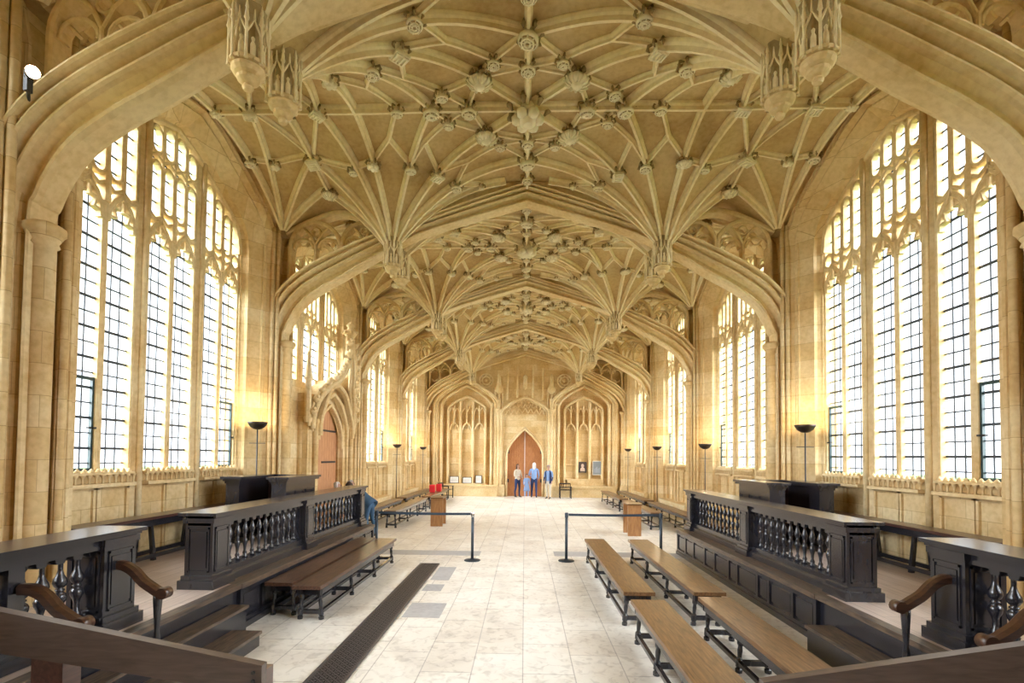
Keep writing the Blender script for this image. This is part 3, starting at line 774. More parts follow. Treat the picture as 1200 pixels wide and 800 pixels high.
def balustrade(sx, near):
    b = empty('balustrade', (0, 0, 0)); sd = 'left' if sx < 0 else 'right'
    XA, XB, ZT = 3.62, 3.95, 1.43; Z0 = PZ
    if near: tag(b, 'short section of dark turned balustrade with scrolled handrails, near %s corner' % sd, 'balustrade')
    else: tag(b, 'long dark balustrade with end piers on the %s platform, beyond the step opening' % sd, 'balustrade')
    if near: posts = [(4.25, 4.60, XA, XB), (3.50, 3.62, XA + .06, XB - .06), (2.72, 2.84, XA + .06, XB - .06)]; spans = [(3.62, 4.25, 4), (2.84, 3.50, 4)]; y0, y1 = 2.2, 4.60
    else: posts = [(5.76, 6.10, XA, XB), (8.25, 8.58, XA, XB - .02), (11.0, 11.30, XA, XB)]; spans = [(6.10, 8.25, 12), (8.58, 11.0, 13)]; y0, y1 = 5.76, 11.30
    m = MB(); bx(m, sx, XA - .06, XB + .06, y0 - (.05 if not near else 0), ZT - .035, y1 + .06, ZT); bx(m, sx, XA - .03, XB + .03, y0, ZT - .06, y1 + .03, ZT - .035); bx(m, sx, XA + .03, XB - .03, y0, ZT - .15, y1, ZT - .06)
    m.build('top_rail', [DARK], b)
    m = MB(); bx(m, sx, XA + .0, XB - .0, y0 + .05, Z0, y1 - .05, Z0 + .09); bx(m, sx, XA + .05, XB - .05, y0 + .05, Z0 + .09, y1 - .05, Z0 + .17); m.build('base_rail', DARK, b)
    for ya, yb, xa, xb in posts:
        m = MB()
        if yb - ya < .2: bx(m, sx, xa, xb, ya, Z0 + .1, yb, ZT - .1)
        else: post(m, sx, xa, xb, ya, yb, Z0, ZT - .02)
        m.build('pier', DARK, b)
    h = ZT - .15 - (Z0 + .17); pr = baluster_mesh(h, near); src = None
    xm = sx * (XA + XB) / 2
    for ya, yb, n in spans:
        for k in range(n):
            y = ya + (yb - ya) * (k + .5) / n
            if src is None:
                m = MB(); sq = .05 if near else .04; m.lathe(pr, seg=12 if near else 9)
                src = m.build('baluster', DARK, b, (xm, y, Z0 + .17))
            else:
                c = src.copy(); col.objects.link(c); c.parent = b; c.location = (xm, y, Z0 + .17)
            
        m = MB(); fr = []        # small brackets between baluster heads
        for k in range(n + 1):
            y = ya + (yb - ya) * k / n
            for dy, dz in ((-.05, 0), (-.035, .05), (.035, .05), (.05, 0)):
                if ya <= y + dy <= yb: fr.append((y + dy, dz))
        m.rings([[(sx * (XA + .09), y, ZT - .155 - dz), (sx * (XB - .09), y, ZT - .155 - dz), (sx * (XB - .09), y, ZT - .14), (sx * (XA + .09), y, ZT - .14)] for y, dz in fr])
        m.build('frieze_strip', DARK, b)
    if near:
        for yh, base in ((4.40, PZ), (3.58, PZ)):
            P = cr([(3.66, yh, 1.12), (3.56, yh, 1.115), (3.47, yh, 1.07), (3.38, yh, .98), (3.29, yh, .92), (3.24, yh, .89), (3.19, yh, .88)], 4)
            m = MB(); m.sweep([(sx * p.x, p.y, p.z) for p in P], [(-.035, -.04), (.02, -.045), (.04, -.02), (.04, .02), (.02, .045), (-.035, .04)] if sx > 0 else [(.035, -.04), (-.02, -.045), (-.04, -.02), (-.04, .02), (-.02, .045), (.035, .04)], (0, 1, 0))
            m.tube([(sx * 3.19, yh - .045, .88), (sx * 3.19, yh + .045, .88)], .05, 12)
            o = m.build('scroll_handrail', RAIL, b)
            m = MB(); m.lathe([(.032, 0), (.032, .05), (.022, .07), (.030, .12), (.02, .2), (.026, .3), (.036, .47), (.036, .51)], (sx * 3.25, yh, .35), 10)
            m.build('handrail_baluster', DARK, o)
for sx in (-1, 1):
    for near in (True, False): balustrade(sx, near)

# ------------------------------------------------------------------ reading booths behind the balustrades
def booth(sx):
    sd = 'left' if sx < 0 else 'right'
    e = empty('reading_booth', (0, 0, 0)); tag(e, 'dark panelled oak reading booth with heavy cornice behind the %s balustrade' % sd, 'booth')
    m = MB(); Z0, Z1 = PZ, 1.72
    for xa, xb, ya, yb in ((4.22, 4.40, 8.75, 10.0), (5.12, 5.28, 8.75, 10.0)): bx(m, sx, xa, xb, ya, Z0, yb, Z1 - .06)
    for xa, xb in ((4.22, 4.46), (5.06, 5.28)):
        bx(m, sx, xa - .02, xb, 8.73, Z0, 9.05, Z1 - .08); bx(m, sx, xa - .06, xb + .04, 8.69, Z0, 9.09, Z0 + .10)
    m.build('booth_side', DARK, e)
    m = MB(); bx(m, sx, 4.40, 5.12, 9.9, Z0, 10.0, Z1 - .03); bx(m, sx, 4.42, 5.1, 9.2, 1.0, 9.9, 1.05); m.build('booth_back', DARKR, e)
    m = MB()
    for xa, xb in ((4.22, 4.46), (5.06, 5.28)):
        for k, (q, z) in enumerate(((.03, Z1 - .12), (.06, Z1 - .08), (.10, Z1 - .04))): bx(m, sx, xa - q, xb + q * .6, 8.75 - q, z, 10.05 if q > .05 else 9.05, z + .04)
    bx(m, sx, 4.4, 5.12, 9.85, Z1 - .05, 10.05, Z1)
    m.build('cornice', DARK, e)
    m = MB()
    for y in (9.12, 9.55):
        bx(m, sx, 4.205, 4.22, y, Z0 + .2, y + .36, Z0 + .22); bx(m, sx, 4.205, 4.22, y, Z1 - .28, y + .36, Z1 - .26)
        bx(m, sx, 4.205, 4.22, y, Z0 + .2, y + .02, Z1 - .26); bx(m, sx, 4.205, 4.22, y + .34, Z0 + .2, y + .36, Z1 - .26)
    m.build('panel_moulding', DARK, e)
booth(-1); booth(1)

# ------------------------------------------------------------------ benches
def bench(name, x0, x1, y0, y1, ht, label, group, top=BTOP, sets=4, cat='bench', th=.045):
    e = empty(name, ((x0 + x1) / 2, (y0 + y1) / 2, 0)); ox, oy = e.location.x, e.location.y
    tag(e, label, cat, group)
    w, l = (x1 - x0) / 2, (y1 - y0) / 2
    m = MB(); m.box(-w, -l, ht - th, w, l, ht); m.build('seat', top, e)
    m = MB(); m.box(-w + .03, -l + .08, ht - th - .09, -w + .055, l - .08, ht - th); m.box(w - .055, -l + .08, ht - th - .09, w - .03, l - .08, ht - th)
    m.box(-w + .03, -l + .10, ht - th - .09, w - .03, -l + .125, ht - th); m.box(-w + .03, l - .125, ht - th - .09, w - .03, l - .10, ht - th)
    m.build('apron', DARK, e)
    ys = [-l + .16 + (2 * l - .32) * k / (sets - 1) for k in range(sets)]
    src = None
    for y in ys:
        for s in (-1, 1):
            if src is None:
                m = MB(); h = ht - th - .05
                m.lathe([(.034, .0), (.036, .035), (.022, .05), (.034, .06), (.034, .13), (.02, .15), (.026, .22), (.018, .30), (.024, h - .1), (.034, h - .08), (.034, h)], seg=8, sm=False, rot=PI / 4)
                src = m; me = m.build('leg', DARK, e, (s * (w - .06), y, 0)); first = me
                first.rotation_euler.y = -s * .07; first.location.x = s * (w - .045)
            else:
                c = first.copy(); col.objects.link(c); c.parent = e; c.location = (s * (w - .045), y, 0); c.rotation_euler.y = -s * .07
    m = MB()
    for y in ys: m.box(-w + .05, y - .022, .07, w - .05, y + .022, .12)
    for s in (-1, 1): m.box(s * (w - .05) - .02, ys[0], .075, s * (w - .05) + .02, ys[-1], .115)
    m.build('stretcher', DARK, e)
    return e
G1 = 'long wooden benches beside the aisle'
bench('bench', 1.24, 1.63, 6.30, 10.35, .46, 'long brown bench beside the aisle on the right, its far end by the belt barrier', G1, BTOPL)
bench('bench', 1.26, 1.66, 3.2, 5.98, .46, 'brown bench nearest the camera beside the aisle, cut off by the bottom edge', G1, BTOPL)
bench('bench', 2.12, 2.52, 6.35, 10.35, .46, 'long brown bench standing alongside the right panelled platform front, far one of two', G1, BTOPL)
bench('bench', 2.10, 2.48, 3.2, 6.15, .46, 'brown bench next to the right platform step, its near end behind the sloping board', G1, BTOPL)
bench('bench', -2.93, -2.56, 6.3, 10.05, .46, 'dark brown bench left of the floor grille, the outer one of a pair', G1, BTOP)
bench('bench', -3.36, -2.99, 6.45, 10.1, .46, 'dark brown bench pushed against the left panelled platform front', G1, BTOP)
G2 = 'benches in the far half of the hall'
for sx, sd in ((-1, 'left'), (1, 'right')):
    for k, (y0, y1) in enumerate(((14.5, 19.3), (19.8, 24.6))):
        a, b = sorted((sx * 3.72, sx * 4.08))
        if sx > 0 and k == 0: y0 = 14.9
        bench('bench', a, b, y0, y1, .52, '%s far bench on the %s of the hall, in the row nearer the aisle' % (('nearer' , 'farther')[k], sd), G2, BTOPL)
    for k, (y0, y1) in enumerate(((12.2, 18.9), (19.4, 25.0))):
        a, b = sorted((sx * 4.58, sx * 4.96))
        bench('bench', a, b, y0, y1, .50, '%s far bench on the %s of the hall, in the row against the wall' % (('nearer', 'farther')[k], sd), G2, BTOPL, 5)
# high narrow tables against the wall on the platforms
for sx, sd in ((-1, 'left'), (1, 'right')):
    a, b = sorted((sx * 5.42, sx * 5.76))
    e = empty('trestle_table', ((a + b) / 2, 0, PZ)); tag(e, 'long narrow dark table on the %s platform standing under the windows' % sd, 'table')
    y0, y1 = (5.95, 9.6); w = (b - a) / 2
    m = MB(); m.box(-w, y0, .60, w, y1, .64); m.build('table_top', DARKR, e)
    m = MB(); m.box(-w + .04, y0 + .1, .50, -w + .07, y1 - .1, .60); m.box(w - .07, y0 + .1, .50, w - .04, y1 - .1, .60); m.build('apron', DARK, e)
    for k in range(4):
        y = y0 + .25 + (y1 - y0 - .5) * k / 3
        for s in (-1, 1):
            m = MB(); m.hexa([(s * (w - .02) - .025, y - .03, .0), (s * (w - .02) + .025, y - .03, .0), (s * (w - .02) + .025, y + .03, .0), (s * (w - .02) - .025, y + .03, .0),
                              (s * (w - .08) - .022, y - .025, .55), (s * (w - .08) + .022, y - .025, .55), (s * (w - .08) + .022, y + .025, .55), (s * (w - .08) - .022, y + .025, .55)])
            m.build('leg', DARK, e)
    m = MB(); m.box(-w, y0 + .2, .04, -w + .05, y1 - .2, .10); m.box(w - .05, y0 + .2, .04, w, y1 - .2, .10); m.build('stretcher', DARK, e)

# small slab-ended reading stands
def stand(x0, x1, y0, label):
    e = empty('reading_stand', ((x0 + x1) / 2, y0, 0)); tag(e, label, 'stand', None); w = (x1 - x0) / 2
    m = MB(); m.box(-w, 0, 0, w, .05, .84); m.box(-w + .05, -.012, .12, w - .05, 0, .74); m.build('end_panel', DESK, e)
    m = MB(); m.box(-w, .62, 0, w, .67, .84); m.build('end_panel', DESK, e)
    m = MB(); m.box(-w - .02, -.03, .84, w + .02, .72, .87); m.build('top_board', BTOPL, e)
    m = MB(); m.box(-.03, .05, .5, .03, .62, .62); m.build('cross_rail', DESK, e)
stand(-2.82, -2.46, 15.1, 'brown slab-ended wooden stand behind the left belt barrier')
stand(2.82, 3.18, 13.75, 'brown slab-ended wooden stand behind the right belt barrier')

# ------------------------------------------------------------------ belt barriers
def barrier_post(x, y, label, chrome=False):
    e = empty('barrier_post', (x, y, 0)); tag(e, label, 'barrier post', 'posts of the belt barriers')
    m = MB(); m.lathe([(.165, 0), (.165, .012), (.15, .022), (.05, .03), (.032, .045)], seg=24); m.build('base', POST, e)
    m = MB(); m.lathe([(.029, .03), (.029, .90)], seg=14); m.build('pole', POST, e)
    m = MB(); m.lathe([(.033, .88), (.036, .89), (.036, .97), (.03, .985), (.0, .985)], seg=14); m.build('head', CHROME if chrome else POST, e)
barrier_post(-1.05, 10.25, 'dark barrier post with bright head at the left edge of the open aisle', True)
barrier_post(.87, 10.35, 'dark barrier post at the right edge of the open aisle')
barrier_post(-3.04, 10.30, 'dark barrier post at the far end of the left bench pair')
barrier_post(2.83, 10.50, 'dark barrier post at the far end of the benches by the right platform')
def belt(a, b, label):
    m = MB(); a = Vector(a); b = Vector(b); n = 10; R = []
    for i in range(n + 1):
        p = a + (b - a) * i / n; z = .945 - .012 * math.sin(PI * i / n)
        R.append([(p.x, p.y - .002, z - .025), (p.x, p.y + .002, z - .025), (p.x, p.y + .002, z + .025), (p.x, p.y - .002, z + .025)])
    m.rings(R); tag(m.build('barrier_belt', BELT), label, 'barrier belt', 'belts of the barriers')
belt((-3.0, 10.30), (-1.09, 10.25), 'dark belt stretched between the two left barrier posts')
belt((.91, 10.35), (2.79, 10.50), 'dark belt stretched between the two right barrier posts')

# ------------------------------------------------------------------ uplighter lamps
def uplight(x, y, z0, h, label, power=26):
    e = empty('floor_lamp', (x, y, z0)); tag(e, label, 'floor lamp', 'uplighters along the walls')
    m = MB(); m.lathe([(.14, 0), (.14, .02), (.03, .04)], seg=16); m.build('base', IRON, e)
    m = MB(); m.lathe([(.013, .03), (.013, h - .13)], seg=8); m.build('pole', IRON, e)
    m = MB(); m.box(-.16, -.006, h - .42, .16, .006, h - .408); m.build('cross_bar', IRON, e)
    m = MB(); m.lathe([(.02, h - .15), (.07, h - .14), (.13, h - .10), (.17, h - .04), (.185, h), (.17, h), (.12, h - .07), (.05, h - .11)], seg=20); m.build('bowl', BOWL, e)
    m = MB(); m.lathe([(.0, h - .105), (.04, h - .10), (.04, h - .05), (.0, h - .04)], seg=10); m.build('bulb', BULB, e)
    l = bpy.data.lights.new('lamp_light', 'POINT'); l.energy = power; l.color = (1, .80, .52); l.shadow_soft_size = .05
    o = bpy.data.objects.new('lamp_light', l); col.objects.link(o); o.parent = e; o.location = (0, 0, h + .03)
uplight(-5.22, 9.62, PZ, 2.20, 'black uplighter on a thin pole behind the left reading booth', 20)
uplight(5.24, 9.52, PZ, 2.22, 'black uplighter on a thin pole behind the right reading booth', 20)
uplight(5.16, 14.5, 0, 2.54, 'nearer lit uplighter beside the right wall beyond the reading booth')
uplight(5.16, 19.7, 0, 2.58, 'middle lit uplighter among the three far lamps on the right wall')
uplight(5.16, 25.2, 0, 2.58, 'farthest small uplighter on the right wall close to the end wall')
uplight(-5.16, 20.1, 0, 2.58, 'nearer of the two small lit uplighters on the far left wall')
uplight(-5.16, 25.3, 0, 2.58, 'farther small uplighter on the left wall close to the end wall')
# spotlight at the left front pier
e = empty('spotlight', (-4.80, 4.62, 5.78)); tag(e, 'bright spotlight clamped to the stone pier at the top left', 'spotlight')
m = MB(); m.tube([(-.10, .05, .05), (.04, -.05, -.01)], [.04, .06], 14); m.build('housing', BOWL, e)
m = MB(); m.tube([(.038, -.049, -.009), (.055, -.06, -.016)], [.055, .045], 14); m.build('lens', BULB, e)
m = MB(); m.box(-.14, .03, -.12, -.10, .09, .08); m.tube([(-.12, .06, -.06), (-.45, .40, -.10)], .015, 6); m.build('bracket', IRON, e)
l = bpy.data.lights.new('spot', 'SPOT'); l.energy = 60; l.color = (1, .82, .55); l.spot_size = 2.2; l.spot_blend = .8; l.shadow_soft_size = .06
o = bpy.data.objects.new('spot_beam', l); col.objects.link(o); o.parent = e; o.location = (.07, -.07, -.02)
o.rotation_euler = Vector((.75, -.35, -.35)).to_track_quat('-Z', 'Y').to_euler()

# ------------------------------------------------------------------ ogee doorway in the left wall
def portal():
    e = empty('ogee_doorway', (0, 0, 0)); tag(e, 'carved stone doorway with a leaning ogee canopy in the left wall', 'doorway')
    yc = 13.33; m = MB()
    for s in (-1, 1):
        for x, dv, r in ((-5.38, 1.42, .10), (-5.24, 1.34, .09), (-5.12, 1.24, .075), (-5.18, 1.08, .06), (-5.26, .98, .06), (-5.34, .88, .05)):
            m.lathe([(r * 1.5, 0), (r * 1.5, .4), (r, .5), (r, 2.85), (r * 1.3, 2.9), (r * 1.3, 3.0)], (x, yc + s * dv, 0), 8)
        m.box(-5.5, min(yc + s * .85, yc + s * 1.5), 0, -5.2, max(yc + s * .85, yc + s * 1.5), 3.6)
        m.box(-5.86, min(yc + s * .80, yc + s * 1.95), 0, -5.45, max(yc + s * .80, yc + s * 1.95), 3.9)
    m.build('jamb', ASH, e)
    m = MB()
    # inner pointed arch orders
    for q, x, zs, za, w in ((.86, -5.28, 2.6, 3.45, .09), (1.0, -5.18, 2.8, 3.75, .10), (1.14, -5.06, 2.9, 4.0, .11)):
        P = cr([(-q, zs - .3), (-q, zs), (-q * .86, zs + .32), (-q * .5, za - .22), (0, za)], 4)
        pts = [(x, yc + p.x, p.y) for p in P] + [(x, yc - p.x, p.y) for p in P[::-1][1:]]
        m.sweep(pts, bar(w, .16), (1, 0, 0))
    # tympanum wall behind the arches
    n = 16
    for k in range(n):
        a, b = -.86 + 1.72 * k / n, -.86 + 1.72 * (k + 1) / n
        za, zb = (2.6 + .85 * (1 - (abs(t) / .86) ** 1.6) for t in (a, b))
        i = len(m.v); m.v += [(-5.32, yc + a, za), (-5.32, yc + b, zb), (-5.32, yc + b, 4.0), (-5.32, yc + a, 4.0)]; m.face((i, i + 1, i + 2, i + 3))
    m.build('arch_order', STONE, e)
    # nodding ogee hood with crockets and finial
    m = MB()
    H = cr([(-1.42, 2.75, -5.12), (-1.40, 3.05, -5.10), (-1.25, 3.45, -5.04), (-.95, 3.78, -4.96), (-.60, 4.0, -4.86), (-.36, 4.25, -4.76), (-.2, 4.6, -4.70), (-.08, 5.0, -4.70), (0, 5.3, -4.74)], 4)
    for s in (-1, 1):
        for dr, r in ((0, .07), (.10, .045), (-.10, .05)):
            m.tube([(p.z - abs(dr) * .5, yc + s * (p.x - dr), p.y + dr * .6) for p in H], r, 7)
        for k in range(4, len(H) - 2, 3):
            p = H[k]; c = (p.z + .03, yc + s * (p.x - .12), p.y + .10)
            m.lathe([(0, -.09), (.07, -.05), (.10, .01), (.06, .07), (0, .1)], c, 7); m.lathe([(0, -.05), (.045, -.02), (.045, .03), (0, .05)], (c[0] + .06, c[1] - s * .06, c[2] + .07), 6)
        # web between hood and wall
        R = [[(p.z - .02, yc + s * p.x, p.y - .03), (-5.35, yc + s * p.x * 1.02, min(p.y, 3.95)), (-5.35, yc + s * p.x * 1.02, min(p.y, 3.95) + .06), (p.z - .02, yc + s * p.x, p.y + .05)] for p in H[:-6] if p.y < 4.5]
        m.rings(R, 0, True, True)
    m.lathe([(.06, 5.2), (.10, 5.3), (.07, 5.36), (.16, 5.46), (.19, 5.54), (.11, 5.6), (.08, 5.66), (.12, 5.72), (.02, 5.82)], (-4.74, yc, -.1), 8)
    for k in range(6):
        a = k * PI / 3; m.lathe([(0, -.05), (.06, -.02), (.06, .03), (0, .06)], (-4.74 + .16 * math.cos(a), yc + .16 * math.sin(a), 5.42), 6)
    m.build('ogee_canopy', STONE, e)
    # side pinnacles
    for s in (-1, 1):
        m = MB(); m.lathe([(.09, 2.9), (.11, 3.0), (.08, 3.05), (.08, 3.9), (.11, 3.95), (.09, 4.0), (.03, 4.5), (.05, 4.55), (.0, 4.62)], (-5.18, yc + s * 1.55, 0), 8, sm=False); m.build('pinnacle', STONE, e)
    return e
portal()
# its door: a plank leaf in the opening
d2 = empty('door_2', (-5.42, 13.33, 0)); tag(d2, kind='structure')
m = MB()
for k in range(10):
    a, b = -.85 + .17 * k, -.85 + .17 * (k + 1) - .008
    z = lambda t: 2.6 + .85 * (1 - (min(abs(t), .86) / .86) ** 1.6)
    m.hexa([(-.03, a, 0), (.03, a, 0), (.03, b, 0), (-.03, b, 0), (-.03, a, z(a)), (.03, a, z(a)), (.03, b, z(b)), (-.03, b, z(b))])
lf = m.build('door_leaf', wood('red_brown_door', (.45, .20, .09), (.62, .33, .16), .5, (6, 6, .8), .1), d2)
for z in (1.9, 2.75):
    h = MB(); h.box(.03, -.2, z, .05, .75, z + .05); h.build('strap_hinge', IRON, lf)

# ------------------------------------------------------------------ foreground sloping boards on posts
def board(sx, label):
    e = empty('stair_rail', (0, 0, 0)); tag(e, label, 'rail')
    m = MB(); zi, zo = (.865, 1.185) if sx < 0 else (.835, 1.15); xi, xo = (1.55, 3.35) if sx < 0 else (1.39, 3.3)
    pts = []
    for y in (2.97, 3.03): pass
    a, b = sx * xi, sx * xo
    ztop = lambda x: zi + (zo - zi) * (x - xi) / (xo - xi)
    P = [(a, 2.97, zi - .17), (b, 2.97, ztop(xo) - .26), (b, 3.03, ztop(xo) - .26), (a, 3.03, zi - .17), (a, 2.97, zi), (b, 2.97, zo), (b, 3.03, zo), (a, 3.03, zi)]
    if sx < 0: P = [P[1], P[0], P[3], P[2], P[5], P[4], P[7], P[6]]
    m.hexa(P); m.build('board', BOARD, e)
    for x in ((2.92, 1.62) if sx < 0 else (3.0, 1.5)):
        m = MB(); q = .10 if x > 2.5 else .045; bx(m, sx, x - q, x + q, 3.03, 0, 3.16, ztop(x) - .08); m.build('post', DARKR, e)
    m = MB()
    for k, (x, dz) in enumerate(((xi + .05, .05), (xi + .05, .10)) if sx < 0 else ((2.95, .10), (2.98, .16), (2.96, .2))): m.tube([(sx * x, 2.96, ztop(x) - dz), (sx * x, 2.972, ztop(x) - dz)], .011, 8)
    m.build('bolt', IRON, e)
board(-1, 'sloping dark brown board rail crossing the lower left corner')
board(1, 'sloping dark brown board rail crossing the lower right corner')
# ------------------------------------------------------------------ things along the end wall
def frame(name, x, z, w, h, mt, inner, label, group, lean=.0, y=YE - .02):
    e = empty(name, (x, y, z)); tag(e, label, 'framed picture' if 'pict' in name else 'framed notice', group)
    m = MB(); t = .03
    m.box(-w / 2, 0, 0, w / 2, .03, t); m.box(-w / 2, 0, h - t, w / 2, .03, h); m.box(-w / 2, 0, t, -w / 2 + t, .03, h - t); m.box(w / 2 - t, 0, t, w / 2, .03, h - t)
    m.build('frame', mt, e)
    m = MB(); m.box(-w / 2 + t, .012, t, w / 2 - t, .028, h - t); m.build('sheet', inner, e)
    return e
GN = 'framed notices on the left ledge of the end wall'
BLK = mat('black_frame', (.03, .03, .03), .4); PALEF = mat('pale_frame', (.75, .70, .58), .5)
for x, w, h, l in ((-3.80, .50, .38, 'leftmost white notice in a black frame standing on the end wall ledge'), (-3.10, .50, .34, 'middle white notice in a black frame, lowest of the three on the ledge'), (-2.48, .36, .44, 'narrow upright white notice in a black frame nearest the end door')):
    e = frame('framed_notice', x, .66, w, h, BLK, WHITE, l, GN, y=YE + .10)
    m = MB()
    for k in range(4): m.box(-w / 2 + .08, .009, h - .12 - .05 * k, w / 2 - .09 - .03 * (k % 2), .012, h - .108 - .05 * k)
    m.build('printed_lines', PRINT, e)
e = frame('framed_picture', 3.12, 1.30, .42, .58, BLK, PICD, 'small dark framed portrait hanging right of the end door', 'pictures in the right blind window', y=YE + .14)
m = MB(); m.lathe([(0, 0), (.07, .03), (.08, .10), (.06, .17), (0, .2)], (0, .015, .28), 10); m.lathe([(.13, .05), (.12, .18), (.05, .26)], (0, .02, .03), 8)
for i, v in enumerate(m.v): m.v[i] = (v[0], .011 + (v[1] - .015) * .02, v[2])
m.build('portrait_figure', mat('portrait_figure', (.55, .42, .32), .6), e)
e = frame('framed_picture', 3.92, 1.18, .54, .76, PALEF, mat('picture_grey', (.20, .22, .22), .6), 'larger grey picture in a pale frame, right of the dark portrait', 'pictures in the right blind window', y=YE + .14)
m = MB(); 
for k in range(5): m.box(-.16 + .06 * k, .009, .12, -.13 + .06 * k, .012, .35 + .05 * (k % 3))
m.build('picture_marks', PRINT, e)
m = MB(); m.box(2.2, YE + .12, .60, 4.35, YE + .33, .70); m.box(2.3, YE + .10, .70, 4.2, YE + .33, .90); m.box(2.2, YE + .06, .90, 4.3, YE + .33, .96)
tag(m.build('stone_shelf', STONE), 'pale stone shelf under the two pictures on the end wall', 'shelf')
# chairs by the end wall
def chair(x, y, rz, label, mt):
    e = empty('chair', (x, y, 0), rz); tag(e, label, 'chair', 'chairs near the end wall'); w = .28
    for sx in (-1, 1):
        for sy in (-1, 1):
            m = MB(); h = .60 if sy < 0 else .76; m.box(sx * w - .022, sy * w - .022, 0, sx * w + .022, sy * w + .022, h); m.build('leg', mt, e)
        m = MB(); m.box(sx * w - .03, -w - .03, .59, sx * w + .03, w, .62); m.build('armrest', mt, e)
        m = MB(); m.box(sx * w - .015, -w, .10, sx * w + .015, w, .13); m.build('stretcher', mt, e)
    m = MB(); m.box(-w, -w, .42, w, w, .46); m.build('seat', mt, e)
    m = MB(); m.box(-w, w - .02, .71, w, w + .015, .77); m.box(-w, w - .02, .53, w, w + .01, .57)
    for k in range(4): m.box(-.18 + .12 * k - .012, w - .012, .57, -.18 + .12 * k + .012, w + .01, .71)
    m.build('backrest', mt, e)
chair(2.12, 26.15, 0, 'dark open armchair against the end wall just right of the standing people', DARK)
chair(-4.0, 25.4, 1.3, 'dark armchair at the far end of the left bench row', DARK)
# red boxes on bench
for k, (x, y, l) in enumerate(((-4.05, 22.0, 'left of the two red boxes standing on the far left bench'), (-3.88, 22.7, 'right of the two red boxes standing on the far left bench'))):
    e = empty('red_box', (x, y, .52)); tag(e, l, 'box', 'red boxes on the far left bench')
    m = MB(); m.lathe([(.13, 0), (.15, .02), (.16, .26), (.15, .28)], seg=4, sm=False, rot=PI / 4); m.build('body', RED, e)
    m = MB(); m.lathe([(.165, .27), (.165, .31), (.12, .34)], seg=4, sm=False, rot=PI / 4); m.build('lid', RED, e)

# ------------------------------------------------------------------ people
def person(x, y, rz, J, parts, mats, label, scale=1., z=0., group=None):
    """J: joints name->(pos, radius); one continuous skinned surface coloured by nearest bone"""
    e = empty('person', (x, y, z), rz); e.scale = (scale,) * 3; tag(e, label, 'person', group)
    names_ = list(J); idx = {n: i for i, n in enumerate(names_)}
    me = bpy.data.meshes.new('body'); me.from_pydata([J[n][0] for n in names_], [(idx[a], idx[b]) for a, b, _ in parts], [])
    o = bpy.data.objects.new('body_tmp', me); col.objects.link(o)
    md = o.modifiers.new('s', 'SKIN'); sv = me.skin_vertices[0].data
    for n in names_:
        r = J[n][1]; sv[idx[n]].radius = (r, r) if not isinstance(r, tuple) else r
        sv[idx[n]].use_root = (n == 'pelvis')
    ss = o.modifiers.new('u', 'SUBSURF'); ss.levels = 2; ss.render_levels = 2
    dg = bpy.context.evaluated_depsgraph_get(); dg.update(); ev = o.evaluated_get(dg)
    nm = bpy.data.meshes.new_from_object(ev); bpy.data.objects.remove(o)
    nm.materials.clear(); keys = []
    for _, _, k in parts:
        if k not in keys: keys.append(k)
    for k in keys: nm.materials.append(mats[k])
    segs = [(Vector(J[a][0]), Vector(J[b][0]), keys.index(k)) for a, b, k in parts]
    for p in nm.polygons:
        c = p.center; best = 9; bi = 0
        for a, b, k in segs:
            d = b - a; t = max(0, min(1, (c - a).dot(d) / max(1e-9, d.dot(d)))); q = (c - a - d * t).length
            if q < best: best = q; bi = k
        p.material_index = bi; p.use_smooth = True
    nm.name = 'body'; ob = bpy.data.objects.new('body', nm); col.objects.link(ob); ob.parent = e
    return e
